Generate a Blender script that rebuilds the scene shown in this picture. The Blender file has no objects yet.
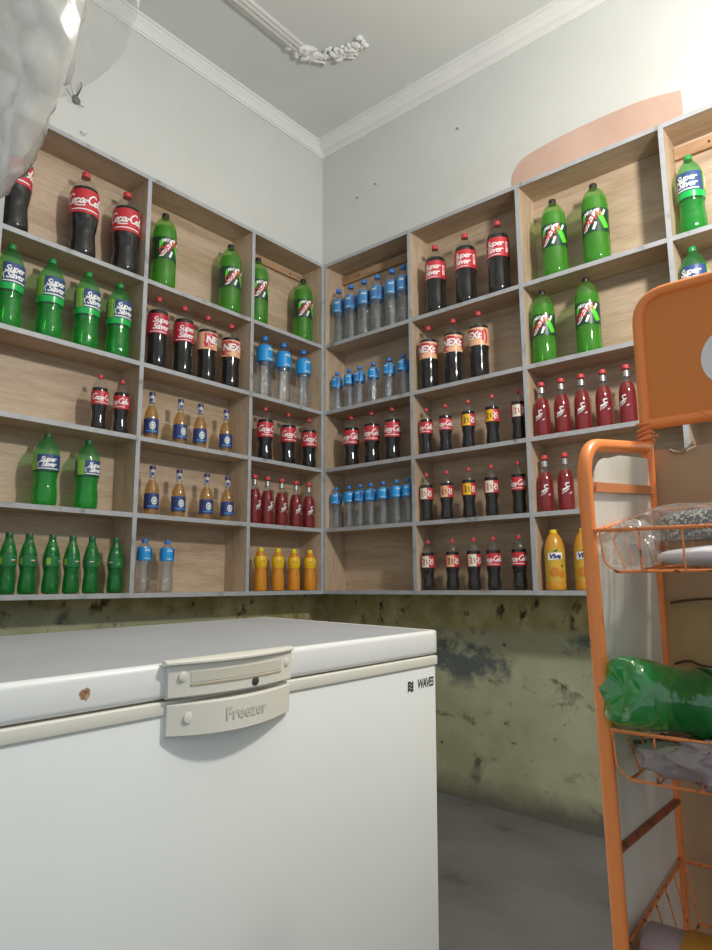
import bpy, bmesh, math, random
from math import sin, cos, pi, radians as RAD
from mathutils import Vector, Matrix, noise
random.seed(7)
SC = bpy.context.scene
COL = SC.collection

# ------------------------------------------------------------------ materials
MATS = {}
def new_mat(name):
    m = bpy.data.materials.new(name); m.use_nodes = True
    nt = m.node_tree; nt.nodes.clear()
    out = nt.nodes.new('ShaderNodeOutputMaterial')
    MATS[name] = m
    return m, nt, out
def N(nt, typ, **kw):
    n = nt.nodes.new(typ)
    for k, v in kw.items():
        if k in n.inputs.keys(): n.inputs[k].default_value = v
        else: setattr(n, k, v)
    return n
def c4(c): return (c[0], c[1], c[2], 1.0)
def plain(name, col, rough=.5, metal=0.0, spec=.5, bump=0.0, bscale=40):
    m, nt, out = new_mat(name)
    b = N(nt, 'ShaderNodeBsdfPrincipled')
    b.inputs['Base Color'].default_value = c4(col); b.inputs['Roughness'].default_value = rough
    b.inputs['Metallic'].default_value = metal; b.inputs['Specular IOR Level'].default_value = spec
    if bump:
        tc = N(nt, 'ShaderNodeTexCoord'); nz = N(nt, 'ShaderNodeTexNoise'); nz.inputs['Scale'].default_value = bscale
        bp = N(nt, 'ShaderNodeBump'); bp.inputs['Strength'].default_value = bump; bp.inputs['Distance'].default_value = .01
        nt.links.new(tc.outputs['Object'], nz.inputs['Vector']); nt.links.new(nz.outputs['Fac'], bp.inputs['Height'])
        nt.links.new(bp.outputs['Normal'], b.inputs['Normal'])
    nt.links.new(b.outputs[0], out.inputs[0])
    return m
def ramp(nt, stops):
    r = N(nt, 'ShaderNodeValToRGB'); e = r.color_ramp.elements
    while len(e) < len(stops): e.new(.5)
    for i, (p, c) in enumerate(stops): e[i].position = p; e[i].color = c4(c)
    return r
def tex(nt, scale, detail=4, rough=.6, stretch=(1, 1, 1), offset_random=False, coord='Object', dist=0.0):
    tc = N(nt, 'ShaderNodeTexCoord'); mp = N(nt, 'ShaderNodeMapping'); mp.inputs['Scale'].default_value = stretch
    nt.links.new(tc.outputs[coord], mp.inputs['Vector'])
    if offset_random:
        oi = N(nt, 'ShaderNodeObjectInfo'); ml = N(nt, 'ShaderNodeMath', operation='MULTIPLY'); ml.inputs[1].default_value = 37.0
        nt.links.new(oi.outputs['Random'], ml.inputs[0]); cb = N(nt, 'ShaderNodeCombineXYZ')
        for k in range(3): nt.links.new(ml.outputs[0], cb.inputs[k])
        nt.links.new(cb.outputs[0], mp.inputs['Location'])
    nz = N(nt, 'ShaderNodeTexNoise'); nz.inputs['Scale'].default_value = scale; nz.inputs['Detail'].default_value = detail
    nz.inputs['Roughness'].default_value = rough; nz.inputs['Distortion'].default_value = dist
    nt.links.new(mp.outputs[0], nz.inputs['Vector'])
    return nz
def mixc(nt, fac, a, b, blend='MIX'):
    m = N(nt, 'ShaderNodeMix', data_type='RGBA', blend_type=blend)
    for s, v in ((m.inputs[0], fac), (m.inputs[6], a), (m.inputs[7], b)):
        if hasattr(v, 'is_output'): nt.links.new(v, s)
        elif isinstance(v, (int, float)): s.default_value = v
        else: s.default_value = c4(v)
    return m.outputs[2]
def mottled(name, stops, scale, rough=.6, spec=.4, stretch=(1, 1, 1), detail=5, bump=0.0, offset_random=False, dist=0.0):
    m, nt, out = new_mat(name)
    b = N(nt, 'ShaderNodeBsdfPrincipled'); b.inputs['Roughness'].default_value = rough; b.inputs['Specular IOR Level'].default_value = spec
    nz = tex(nt, scale, detail, .6, stretch, offset_random, dist=dist); r = ramp(nt, stops)
    nt.links.new(nz.outputs['Fac'], r.inputs[0]); nt.links.new(r.outputs[0], b.inputs['Base Color'])
    if bump:
        bp = N(nt, 'ShaderNodeBump'); bp.inputs['Strength'].default_value = bump; bp.inputs['Distance'].default_value = .01
        nt.links.new(nz.outputs['Fac'], bp.inputs['Height']); nt.links.new(bp.outputs['Normal'], b.inputs['Normal'])
    nt.links.new(b.outputs[0], out.inputs[0])
    return m
def clear(name, tint, body=None, amount=0.0, gloss=1.0, rough=.07, ior=1.45, bump=0.0, bscale=20):
    """see-through plastic, glass or liquid: tinted transmission, some body colour, a sharp surface gloss"""
    m, nt, out = new_mat(name)
    tr = N(nt, 'ShaderNodeBsdfTransparent'); tr.inputs[0].default_value = c4(tint)
    cur = tr.outputs[0]
    if body:
        df = N(nt, 'ShaderNodeBsdfDiffuse'); df.inputs[0].default_value = c4(body)
        tl = N(nt, 'ShaderNodeBsdfTranslucent'); tl.inputs[0].default_value = c4(body)
        mx = N(nt, 'ShaderNodeMixShader'); mx.inputs[0].default_value = .45
        nt.links.new(df.outputs[0], mx.inputs[1]); nt.links.new(tl.outputs[0], mx.inputs[2])
        m2 = N(nt, 'ShaderNodeMixShader'); m2.inputs[0].default_value = amount
        nt.links.new(cur, m2.inputs[1]); nt.links.new(mx.outputs[0], m2.inputs[2]); cur = m2.outputs[0]
    gl = N(nt, 'ShaderNodeBsdfGlossy'); gl.inputs['Roughness'].default_value = rough; gl.inputs[0].default_value = (1, 1, 1, 1)
    fr = N(nt, 'ShaderNodeLayerWeight'); fr.inputs[0].default_value = .5
    pw = N(nt, 'ShaderNodeMath', operation='POWER'); pw.inputs[1].default_value = 4.0; nt.links.new(fr.outputs['Facing'], pw.inputs[0])
    mu = N(nt, 'ShaderNodeMath', operation='MULTIPLY_ADD'); mu.inputs[1].default_value = .45*gloss; mu.inputs[2].default_value = .035*gloss; mu.use_clamp = True
    nt.links.new(pw.outputs[0], mu.inputs[0])
    m3 = N(nt, 'ShaderNodeMixShader'); nt.links.new(mu.outputs[0], m3.inputs[0])
    nt.links.new(cur, m3.inputs[1]); nt.links.new(gl.outputs[0], m3.inputs[2]); nt.links.new(m3.outputs[0], out.inputs[0])
    if bump:
        nz = tex(nt, bscale, 2, .5); bp = N(nt, 'ShaderNodeBump'); bp.inputs['Strength'].default_value = bump; bp.inputs['Distance'].default_value = .01
        nt.links.new(nz.outputs['Fac'], bp.inputs['Height']); nt.links.new(bp.outputs['Normal'], gl.inputs['Normal']); nt.links.new(bp.outputs['Normal'], fr.inputs['Normal'])
    return m

# wood laminate of the shelves, horizontal grain
def wood(name, stretch, a=(.42, .30, .195), b=(.575, .45, .325), c=(.495, .375, .26)):
    m, nt, out = new_mat(name)
    p = N(nt, 'ShaderNodeBsdfPrincipled'); p.inputs['Roughness'].default_value = .42; p.inputs['Specular IOR Level'].default_value = .35
    nz = tex(nt, 2.2, 6, .62, stretch, True, dist=.4); r = ramp(nt, [(.30, a), (.46, c), (.58, b), (.8, c)])
    nt.links.new(nz.outputs['Fac'], r.inputs[0])
    fine = tex(nt, 9, 3, .6, tuple(s * 2.2 for s in stretch), True); r2 = ramp(nt, [(.35, (.87, .85, .83)), (.6, (1, 1, 1))])
    nt.links.new(fine.outputs['Fac'], r2.inputs[0])
    nt.links.new(mixc(nt, 1.0, r.outputs[0], r2.outputs[0], 'MULTIPLY'), p.inputs['Base Color'])
    nt.links.new(p.outputs[0], out.inputs[0]); return m
W_L = wood('wood_left', (6, .8, 7)); W_R = wood('wood_right', (.8, 6, 7))
W_V = wood('wood_upright', (5, 5, .9))
EDGE = mottled('edge_tape', [(.30, (.17, .165, .16)), (.40, (.36, .37, .38)), (.58, (.42, .43, .45)), (.75, (.34, .34, .35))], 11, .45, .5)
RAWW = mottled('raw_pine', [(.3, (.34, .20, .11)), (.6, (.50, .31, .18))], 5, .7, .2, (1, 1, 6))
SCREW = plain('screw_steel', (.06, .055, .05), .5, .6)

def wall_mat():
    m, nt, out = new_mat('painted_wall')
    p = N(nt, 'ShaderNodeBsdfPrincipled'); p.inputs['Roughness'].default_value = .75; p.inputs['Specular IOR Level'].default_value = .25
    tc = N(nt, 'ShaderNodeTexCoord'); sp = N(nt, 'ShaderNodeSeparateXYZ'); nt.links.new(tc.outputs['Object'], sp.inputs[0])
    z = sp.outputs[2]
    def zmask(lo, hi, wob, scale, st=(1, 1, 1)):
        nz = tex(nt, scale, 5, .65, st); mr = N(nt, 'ShaderNodeMath', operation='MULTIPLY_ADD'); mr.inputs[1].default_value = wob; 
        ty = N(nt, 'ShaderNodeMath', operation='MULTIPLY_ADD'); ty.inputs[1].default_value = .08 if scale == 3.5 else 0; nt.links.new(sp.outputs[1], ty.inputs[0]); nt.links.new(z, ty.inputs[2])
        nt.links.new(nz.outputs['Fac'], mr.inputs[0]); nt.links.new(ty.outputs[0], mr.inputs[2])
        mp = N(nt, 'ShaderNodeMapRange'); mp.inputs[1].default_value = lo + wob * .5; mp.inputs[2].default_value = hi + wob * .5
        nt.links.new(mr.outputs[0], mp.inputs[0]); return mp.outputs[0]
    def spots(scale, lo, hi, detail=5, st=(1, 1, 1), dist=0.0):
        nz = tex(nt, scale, detail, .65, st, dist=dist); mp = N(nt, 'ShaderNodeMapRange'); mp.inputs[1].default_value = lo; mp.inputs[2].default_value = hi
        nt.links.new(nz.outputs['Fac'], mp.inputs[0]); return mp.outputs[0]
    white = mixc(nt, spots(1.3, .35, .75), (.625, .635, .615), (.575, .58, .55))
    # lower wall: old pale green paint, olive band under the shelves, mould and damp
    pale = mixc(nt, spots(2.6, .40, .66), (.35, .35, .215), (.47, .465, .315))
    pale = mixc(nt, spots(5.5, .58, .68, 6, dist=.6), pale, (.115, .12, .085))
    pale = mixc(nt, spots(17, .66, .72, 3), pale, (.055, .05, .035))
    olive = mixc(nt, spots(7, .42, .64), (.33, .275, .115), (.50, .44, .23))
    olive = mixc(nt, spots(13, .57, .66, 4, (1, 1, .6)), olive, (.07, .05, .022))
    low = mixc(nt, zmask(-.175, -.135, .09, 3.5), pale, olive)
    # slate coloured damp patch in a band below the olive one
    sub = N(nt, 'ShaderNodeMath', operation='SUBTRACT'); nt.links.new(zmask(-.44, -.36, .12, 3), sub.inputs[0]); nt.links.new(zmask(-.20, -.16, .1, 5), sub.inputs[1]); sub.use_clamp = True
    ml = N(nt, 'ShaderNodeMath', operation='MULTIPLY'); nt.links.new(sub.outputs[0], ml.inputs[0]); nt.links.new(spots(4.2, .50, .60, 6), ml.inputs[1])
    low = mixc(nt, ml.outputs[0], low, (.12, .135, .125))
    low = mixc(nt, zmask(-.80, -.90, .12, 6), low, (.15, .145, .115))
    gate = zmask(.20, .24, 0.0, 1)
    nt.links.new(mixc(nt, gate, low, white), p.inputs['Base Color'])
    nb = tex(nt, 14, 6, .7); bp = N(nt, 'ShaderNodeBump'); bp.inputs['Strength'].default_value = .25; bp.inputs['Distance'].default_value = .008
    nt.links.new(nb.outputs['Fac'], bp.inputs['Height']); nt.links.new(bp.outputs['Normal'], p.inputs['Normal'])
    nt.links.new(p.outputs[0], out.inputs[0]); return m
WALL = wall_mat()
PINK = mottled('old_pink_paint', [(.3, (.50, .33, .26)), (.7, (.60, .42, .34))], 3, .8, .2)
CEIL = mottled('grey_ceiling_paint', [(.3, (.64, .66, .64)), (.7, (.70, .71, .685))], 1.2, .8, .2)
PLASTER = mottled('white_plaster', [(.3, (.72, .73, .71)), (.7, (.78, .78, .76))], 5, .7, .3)
FLOOR = mottled('grey_cement', [(.25, (.03, .03, .028)), (.40, (.115, .113, .107)), (.6, (.145, .143, .136)), (.85, (.118, .116, .11))], 2.4, .55, .35, (1, 1.6, 1), 7, .12)

FRZ = mottled('white_enamel', [(.3, (.80, .82, .80)), (.7, (.84, .85, .83))], 1.5, .35, .45)
FRZ_TOP = mottled('white_enamel_lid', [(.3, (.74, .75, .74)), (.7, (.79, .795, .78))], 2, .38, .45)
FRZ_SHADE = mottled('shaded_lid_top', [(.3, (.36, .37, .385)), (.7, (.42, .43, .44))], 3, .5, .35)
FRZ_TRIM = mottled('ivory_plastic', [(.3, (.67, .65, .57)), (.7, (.74, .72, .64))], 4, .42, .45)
GASKET = plain('grey_gasket', (.20, .18, .15), .7)
DARK = plain('dark_print', (.045, .045, .05), .5)
EMBOSS = plain('embossed_ivory', (.61, .59, .51), .45)
RUSTMARK = mottled('rust_mark', [(.4, (.20, .08, .03)), (.6, (.55, .35, .2))], 60, .8)

def paint(name, col, col2, rust, lo=.66, hi=.70, scale=26):
    m, nt, out = new_mat(name)
    p = N(nt, 'ShaderNodeBsdfPrincipled'); p.inputs['Roughness'].default_value = .38
    nz = tex(nt, 5, 3); base = mixc(nt, nz.outputs['Fac'], col, col2)
    n2 = tex(nt, scale, 5, .65); mp = N(nt, 'ShaderNodeMapRange'); mp.inputs[1].default_value = lo; mp.inputs[2].default_value = hi
    nt.links.new(n2.outputs['Fac'], mp.inputs[0])
    nt.links.new(mixc(nt, mp.outputs[0], base, rust), p.inputs['Base Color'])
    nt.links.new(p.outputs[0], out.inputs[0]); return m
ORANGE = paint('orange_paint', (.90, .245, .05), (.95, .30, .075), (.10, .04, .02))
ORANGE_RUST = paint('rusty_orange_paint', (.82, .22, .055), (.90, .30, .10), (.12, .05, .025), .56, .62, 70)
RAILP = paint('dull_red_paint', (.30, .07, .03), (.40, .11, .05), (.10, .05, .03), .55, .62, 50)
STRAP = paint('faded_orange_paint', (.62, .22, .075), (.70, .27, .11), (.12, .05, .025), .68, .72, 30)
SIGNO = paint('orange_sheet', (.68, .19, .022), (.76, .235, .035), (.62, .35, .2), .74, .77, 30)
SHEET = mottled('dirty_white_sheet', [(.25, (.52, .48, .38)), (.5, (.74, .71, .62)), (.75, (.80, .77, .69))], 3.5, .3, .5, (1, 3, .6), 6)
CARD = mottled('cardboard', [(.3, (.47, .31, .18)), (.7, (.54, .37, .22))], 3, .85, .15)
CARD_ST = mottled('stained_cardboard', [(.25, (.21, .12, .045)), (.45, (.50, .35, .16)), (.7, (.58, .42, .21))], 7, .85, .15)
TWINE = plain('frayed_twine', (.40, .30, .19), .9)
LETTER_W = plain('white_print', (.78, .77, .74), .5)

# bottles
PET = clear('clear_pet', (.90, .91, .90), (.74, .74, .70), .04, .7)
COLA = plain('cola', (.004, .002, .002), .10, 0, .32)
GREEN_PET = clear('green_pet', (.55, .92, .58), (.10, .50, .17), .22, 1.0, bump=.25, bscale=60)
SPRITE = clear('green_lemonade', (.24, .86, .28), (.018, .56, .065), .42, .9, .08)
DEW_PET = clear('lime_pet', (.70, .94, .58), (.25, .55, .13), .24, 1.0)
DEW = clear('lime_soda', (.42, .84, .13), (.11, .52, .015), .52, .8, .1)
LEMON_PET = clear('bottle_green_pet', (.32, .80, .42), (.022, .32, .09), .38, 1.2, bump=.5, bscale=80)
WATER = clear('water', (.90, .93, .95), (.55, .62, .68), .02, 1.4, .05)
WPET = clear('ribbed_pet', (.91, .93, .95), (.62, .68, .74), .03, 2.6, .05, bump=.9, bscale=95)
REDLIQ = clear('red_energy_drink', (.62, .03, .045), (.50, .008, .02), .68, .8, .1)
AMBER = clear('amber_malt', (.93, .74, .40), (.74, .48, .15), .34, 1.0, .08)
GLASS = clear('clear_glass', (.93, .92, .86), (.7, .62, .45), .06, 1.2)
JUICE = plain('orange_juice', (.66, .26, .02), .22)
JUICE2 = plain('mango_juice', (.60, .28, .03), .25)
CAP_RED = plain('red_cap', (.58, .055, .06), .45); CAP_GREEN = plain('green_cap', (.02, .28, .06), .35); CAP_BLACK = plain('black_cap', (.02, .018, .014), .4)
CAP_BLUE = plain('blue_cap', (.03, .20, .62), .35); CAP_YEL = plain('yellow_cap', (.85, .62, .02), .35); CAP_NAVY = plain('navy_cap', (.07, .06, .17), .35, .4)
CAP_DG = plain('dark_green_cap', (.012, .12, .04), .35)
L_RED = plain('red_label', (.56, .032, .045), .4); L_CRIM = plain('crimson_label', (.50, .02, .05), .4); L_DKGREEN = plain('blackish_green_label', (.008, .055, .026), .4)
L_LIME = plain('lime_print', (.10, .62, .03), .4); L_WHITE = plain('white_lettering', (.86, .86, .85), .45); L_BLUE = plain('blue_label', (.06, .24, .52), .4)
L_SKY = plain('sky_label', (.015, .30, .72), .4); L_NAVY = plain('navy_label', (.03, .05, .20), .4); L_SPBLUE = plain('dusky_blue_print', (.035, .075, .21), .4)
L_LGREEN = plain('leaf_green_label', (.012, .17, .05), .4); L_YG = plain('yellow_green_print', (.26, .52, .03), .4); L_PEACH = plain('peach_print', (.80, .45, .26), .4)
L_YEL = plain('yellow_label', (.85, .52, .01), .4); L_CREAM = plain('cream_print', (.72, .76, .62), .45); L_REDT = plain('red_lettering', (.60, .03, .04), .4)
L_BRIGHTG = plain('bright_green_band', (.016, .46, .085), .25); L_BLACK = plain('black_lettering', (.03, .02, .03), .5); L_JUI = plain('juice_print', (.60, .37, .04), .4); L_FRUIT = plain('fruit_print', (.58, .20, .02), .4)
L_GREY = plain('grey_print', (.5, .52, .56), .4); L_SILVER = plain('silver_foil', (.45, .45, .45), .3, .6)

# ------------------------------------------------------------------ mesh helpers
def link(name, me, parent=None, mat=None):
    o = bpy.data.objects.new(name, me); COL.objects.link(o)
    if parent is not None: o.parent = parent
    if mat is not None and not me.materials: me.materials.append(mat)
    return o
def bm_mesh(bm, name, mats, smooth=False, normals=True):
    if normals: bmesh.ops.recalc_face_normals(bm, faces=bm.faces)
    me = bpy.data.meshes.new(name); bm.to_mesh(me); bm.free()
    for m in (mats if isinstance(mats, (list, tuple)) else [mats]): me.materials.append(m)
    if smooth:
        for p in me.polygons: p.use_smooth = True
    return me
def smooth_by_angle(me, ang=40):
    for p in me.polygons: p.use_smooth = True
    try: me.set_sharp_from_angle(angle=RAD(ang))
    except Exception: pass
    return me
def box(bm, lo, hi, mi=0):
    x0, y0, z0 = lo; x1, y1, z1 = hi
    v = [bm.verts.new(p) for p in ((x0,y0,z0),(x1,y0,z0),(x1,y1,z0),(x0,y1,z0),(x0,y0,z1),(x1,y0,z1),(x1,y1,z1),(x0,y1,z1))]
    for f in ((0,3,2,1),(4,5,6,7),(0,1,5,4),(1,2,6,5),(2,3,7,6),(3,0,4,7)):
        bm.faces.new([v[i] for i in f]).material_index = mi
    return v
def bevel(bm, w, seg=3):
    bmesh.ops.bevel(bm, geom=list(bm.edges), offset=w, segments=seg, profile=.5, affect='EDGES')
def boxobj(name, lo, hi, mat, parent=None, bev=0.0, seg=2):
    bm = bmesh.new(); box(bm, lo, hi)
    if bev: bevel(bm, bev, seg)
    me = bm_mesh(bm, name, mat)
    if bev: smooth_by_angle(me, 50)
    return link(name, me, parent)
def lathe(bm, prof, seg=24, mi=0, cap0=True, cap1=True, lobes=None):
    rings = []
    for (r, z) in prof:
        ring = []
        for i in range(seg):
            a = 2*pi*i/seg; zz = z
            if lobes and r > 1e-5: zz = z + lobes(r, z, a)
            ring.append(bm.verts.new((r*cos(a), r*sin(a), zz)))
        rings.append(ring)
    for k in range(len(rings)-1):
        for i in range(seg):
            j = (i+1) % seg
            bm.faces.new((rings[k][i], rings[k][j], rings[k+1][j], rings[k+1][i])).material_index = mi
    if cap0: bm.faces.new(list(reversed(rings[0]))).material_index = mi
    if cap1: bm.faces.new(rings[-1]).material_index = mi
def tube(bm, pts, r, seg=8, closed=False, mi=0):
    pts = [Vector(p) for p in pts]; n = len(pts); rings = []
    t0 = (pts[1]-pts[0]).normalized()
    nrm = t0.orthogonal().normalized()
    for i in range(n):
        if closed: t = (pts[(i+1) % n]-pts[i-1]).normalized()
        elif i == 0: t = (pts[1]-pts[0]).normalized()
        elif i == n-1: t = (pts[-1]-pts[-2]).normalized()
        else: t = ((pts[i+1]-pts[i]).normalized()+(pts[i]-pts[i-1]).normalized()).normalized()
        nrm = (nrm - t*nrm.dot(t)).normalized(); b = t.cross(nrm)
        rr = r[i] if isinstance(r, (list, tuple)) else r
        rings.append([bm.verts.new(pts[i]+(nrm*cos(2*pi*k/seg)+b*sin(2*pi*k/seg))*rr) for k in range(seg)])
    m = n if closed else n-1
    for i in range(m):
        A, B = rings[i], rings[(i+1) % n]
        for k in range(seg):
            l = (k+1) % seg; bm.faces.new((A[k], A[l], B[l], B[k])).material_index = mi
    if not closed:
        bm.faces.new(list(reversed(rings[0]))).material_index = mi; bm.faces.new(rings[-1]).material_index = mi
def fillet(pts, rad, n=6):
    """rounds the inner corners of a polyline"""
    pts = [Vector(p) for p in pts]; out = [pts[0]]
    for i in range(1, len(pts)-1):
        a, b, c = pts[i-1], pts[i], pts[i+1]; d1 = (a-b); d2 = (c-b)
        rr = min(rad, d1.length*.49, d2.length*.49)
        p, q = b+d1.normalized()*rr, b+d2.normalized()*rr
        for k in range(n+1):
            t = k/n; out.append(p*(1-t)**2+b*2*t*(1-t)+q*t*t)
    out.append(pts[-1]); return out
def smoothline(pts, n=5):
    P = [Vector(p) for p in pts]; out = []
    for i in range(len(P)-1):
        p0 = P[max(i-1, 0)]; p1 = P[i]; p2 = P[i+1]; p3 = P[min(i+2, len(P)-1)]
        for k in range(n):
            t = k/n
            out.append(.5*((2*p1)+(p2-p0)*t+(2*p0-5*p1+4*p2-p3)*t*t+(3*p1-p0-3*p2+p3)*t**3))
    out.append(P[-1]); return out
def empty(name, loc, label, cat, group=None, rot=None):
    o = bpy.data.objects.new(name, None); COL.objects.link(o); o.empty_display_size = .05
    o.location = loc
    if rot is not None: o.rotation_euler = rot
    return tag(o, label, cat, group)
def tag(o, label, cat, group=None):
    o['label'] = label; o['category'] = cat
    if group: o['group'] = group
    return o
def struct(o): o['kind'] = 'structure'; return o

# flat lettering: list of polygons in (u, v)
def text_bm(body, size, bold=0.0, shear=0.0, spacing=1.0):
    cu = bpy.data.curves.new('t', 'FONT'); cu.body = body; cu.size = size; cu.align_x = 'CENTER'; cu.align_y = 'CENTER'
    cu.offset = bold; cu.shear = shear; cu.space_character = spacing; cu.resolution_u = 3 if size < .1 else 14
    ob = bpy.data.objects.new('t', cu); COL.objects.link(ob)
    dg = bpy.context.evaluated_depsgraph_get(); dg.update()
    me = bpy.data.meshes.new_from_object(ob.evaluated_get(dg)); bm = bmesh.new(); bm.from_mesh(me)
    bpy.data.objects.remove(ob); bpy.data.curves.remove(cu); bpy.data.meshes.remove(me)
    bmesh.ops.triangulate(bm, faces=bm.faces)
    return bm
def ribbon(bm, pts, w, mi=0):
    P = [Vector((p[0], p[1], 0)) for p in pts]; rows = []
    for i, p in enumerate(P):
        t = (P[min(i+1, len(P)-1)]-P[max(i-1, 0)]).normalized(); nn = Vector((-t.y, t.x, 0))
        ww = w if not isinstance(w, (list, tuple)) else w[0]+(w[1]-w[0])*i/(len(P)-1)
        rows.append((bm.verts.new(p+nn*ww/2), bm.verts.new(p-nn*ww/2)))
    for a, b in zip(rows[:-1], rows[1:]):
        bm.faces.new((a[0], a[1], b[1], b[0])).material_index = mi
def poly(bm, pts, mi=0):
    bm.faces.new([bm.verts.new((p[0], p[1], 0)) for p in pts]).material_index = mi
def rect(bm, u0, v0, u1, v1, mi=0): poly(bm, ((u0, v0), (u1, v0), (u1, v1), (u0, v1)), mi)
SCRIPT = {  # cursive strokes, (x, y) in letter heights
 'C': ([(.80,.80),(.62,.98),(.38,.95),(.14,.70),(.06,.38),(.18,.10),(.42,.02),(.68,.14),(.82,.34)], .62),
 'o': ([(.28,.46),(.08,.38),(.02,.18),(.14,.02),(.34,.08),(.42,.28),(.28,.46),(.40,.44),(.52,.36)], .44),
 'c': ([(.36,.38),(.24,.47),(.07,.36),(.03,.14),(.17,.01),(.34,.08),(.50,.28)], .42),
 'a': ([(.36,.40),(.20,.47),(.05,.30),(.05,.08),(.18,.01),(.34,.22),(.40,.44),(.36,.14),(.44,.02),(.56,.18)], .50),
 'l': ([(.02,.12),(.20,.55),(.32,.92),(.22,.98),(.10,.60),(.08,.14),(.20,.01),(.34,.14)], .30),
 '-': ([(.02,.30),(.10,.34),(.20,.28),(.26,.32)], .26)}
def script_bm(word, h, width=.13, shear=.18):
    bm = bmesh.new(); x = 0; strokes = []
    for ch in word:
        s, adv = SCRIPT[ch]; strokes.append([(px+x, py) for px, py in s]); x += adv
    for s in strokes:
        pts = smoothline([((p[0]+p[1]*shear-x/2)*h, (p[1]-.45)*h, 0) for p in s], 4); ribbon(bm, pts, width*h)
    return bm
def wrap(bm, r, z, ang=0.0, lift=.0009, tilt=0.0):
    """bends flat lettering round an upright bottle"""
    if tilt:
        for v in bm.verts: v.co.x, v.co.y = v.co.x*cos(tilt)-v.co.y*sin(tilt), v.co.x*sin(tilt)+v.co.y*cos(tilt)
    xs = [v.co.x for v in bm.verts]; step = r*.22; k = math.floor(min(xs)/step)
    while k*step < max(xs):
        bmesh.ops.bisect_plane(bm, geom=list(bm.verts)+list(bm.edges)+list(bm.faces), plane_co=(k*step, 0, 0), plane_no=(1, 0, 0)); k += 1
    for v in bm.verts:
        a = v.co.x/r+ang; R = r+lift; v.co = Vector((R*cos(a), R*sin(a), z+v.co.y))
    return bm
def merge(bms):
    out = bmesh.new()
    for i, b in enumerate(bms):
        me = bpy.data.meshes.new('tmp'); b.to_mesh(me); b.free(); out.from_mesh(me); bpy.data.meshes.remove(me)
    return out
def set_mi(bm, mi):
    for f in bm.faces: f.material_index = mi
    return bm

# ------------------------------------------------------------------ room shell
D = .16                      # depth of the shelving; the wall planes stand that far behind its front
XL, YR, ZC = -D, D, 2.69
def floor_z(x, y): return -.925-.045*(x-.99)+.018*(y-.16)
XF, YF = 4.6, -5.0
bm = bmesh.new()
c = [(XL-.15, YF), (XF, YF), (XF, YR+.15), (XL-.15, YR+.15)]
lo = [bm.verts.new((x, y, floor_z(x, y)-.1)) for x, y in c]; hi = [bm.verts.new((x, y, floor_z(x, y))) for x, y in c]
bm.faces.new(hi); bm.faces.new(lo[::-1])
for i in range(4): bm.faces.new((lo[i], lo[(i+1) % 4], hi[(i+1) % 4], hi[i]))
struct(link('floor', bm_mesh(bm, 'floor', FLOOR)))
struct(boxobj('ceiling', (XL-.15, YF, ZC), (XF, YR+.15, ZC+.12), CEIL))
struct(boxobj('wall_left', (XL-.15, YF, -1.15), (XL, YR+.15, ZC), WALL))
bm = bmesh.new(); box(bm, (XL, YR, -1.25), (XF, YR+.15, ZC))
# bare patch of old pink paint above the shelves, where the white coat stops (a thin step in the paint)
pp = smoothline([(1.078, 0, 1.80), (1.085, 0, 1.915), (1.098, 0, 1.985), (1.15, 0, 2.035), (1.255, 0, 2.055), (1.385, 0, 2.065), (1.53, 0, 2.067), (1.70, 0, 2.060), (1.853, 0, 2.030)], 6)
pp = pp+[Vector((1.856, 0, 1.80))]
fr = [bm.verts.new((p.x, YR-.003, p.z)) for p in pp]; bk = [bm.verts.new((p.x, YR+.002, p.z)) for p in pp]
bm.faces.new(fr).material_index = 1
for i in range(len(fr)):
    j = (i+1) % len(fr); bm.faces.new((fr[i], bk[i], bk[j], fr[j])).material_index = 1
struct(link('wall_right', bm_mesh(bm, 'wall_right', [WALL, PINK])))

def sweep_profile(name, prof, a, b, axis):
    bm = bmesh.new(); n = len(prof); A = []; B = []
    for (o, z) in prof:
        if axis == 'y': A.append(bm.verts.new((XL+o, a, z))); B.append(bm.verts.new((XL+o, b, z)))
        else: A.append(bm.verts.new((a, YR-o, z))); B.append(bm.verts.new((b, YR-o, z)))
    for i in range(n):
        j = (i+1) % n; bm.faces.new((A[i], A[j], B[j], B[i]))
    bm.faces.new(A[::-1]); bm.faces.new(B)
    return struct(link(name, bm_mesh(bm, name, PLASTER)))
def crown(w, h):
    z0 = ZC-h
    return [(-.01, z0), (.008, z0), (.008, z0+.010), (.014, z0+.012), (.014, z0+.020), (w*.40, z0+h*.36), (w*.62, z0+h*.56), (w*.82, z0+h*.68), (w*.82, z0+h*.80), (w, z0+h*.84), (w, ZC+.01), (-.01, ZC+.01)]
sweep_profile('trim_1', crown(.045, .078), YF, YR, 'y')
sweep_profile('trim_2', crown(.085, .075), XL, XF, 'x')
# plaster moulding on the ceiling with its flowered corner
bm = bmesh.new()
x0, y1 = .285, -.50
for off, r in ((-.028, .014), (-.008, .020), (.014, .018), (.032, .012)):
    tube(bm, [(x0+off, YF+.5, ZC-.002), (x0+off, y1, ZC-.002)], r, 8)
rnd = random.Random(3)
for i in range(74):
    t = i/73; cx = .262+.30*t**1.1; cy = -.515+.20*sin(t*1.9)+.02*rnd.uniform(-1, 1)
    cx += rnd.uniform(-.022, .022); cy += rnd.uniform(-.035, .035)*(1-.3*t)
    s = rnd.uniform(.012, .026)*(1-.35*t)
    mt = Matrix.Translation((cx, cy, ZC-.004-.006*rnd.random())) @ Matrix.Rotation(rnd.uniform(0, 6), 4, 'Z') @ Matrix.Diagonal((s*1.3, s*.8, s*.75, 1))
    bmesh.ops.create_icosphere(bm, subdivisions=2, radius=1, matrix=mt)
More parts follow.
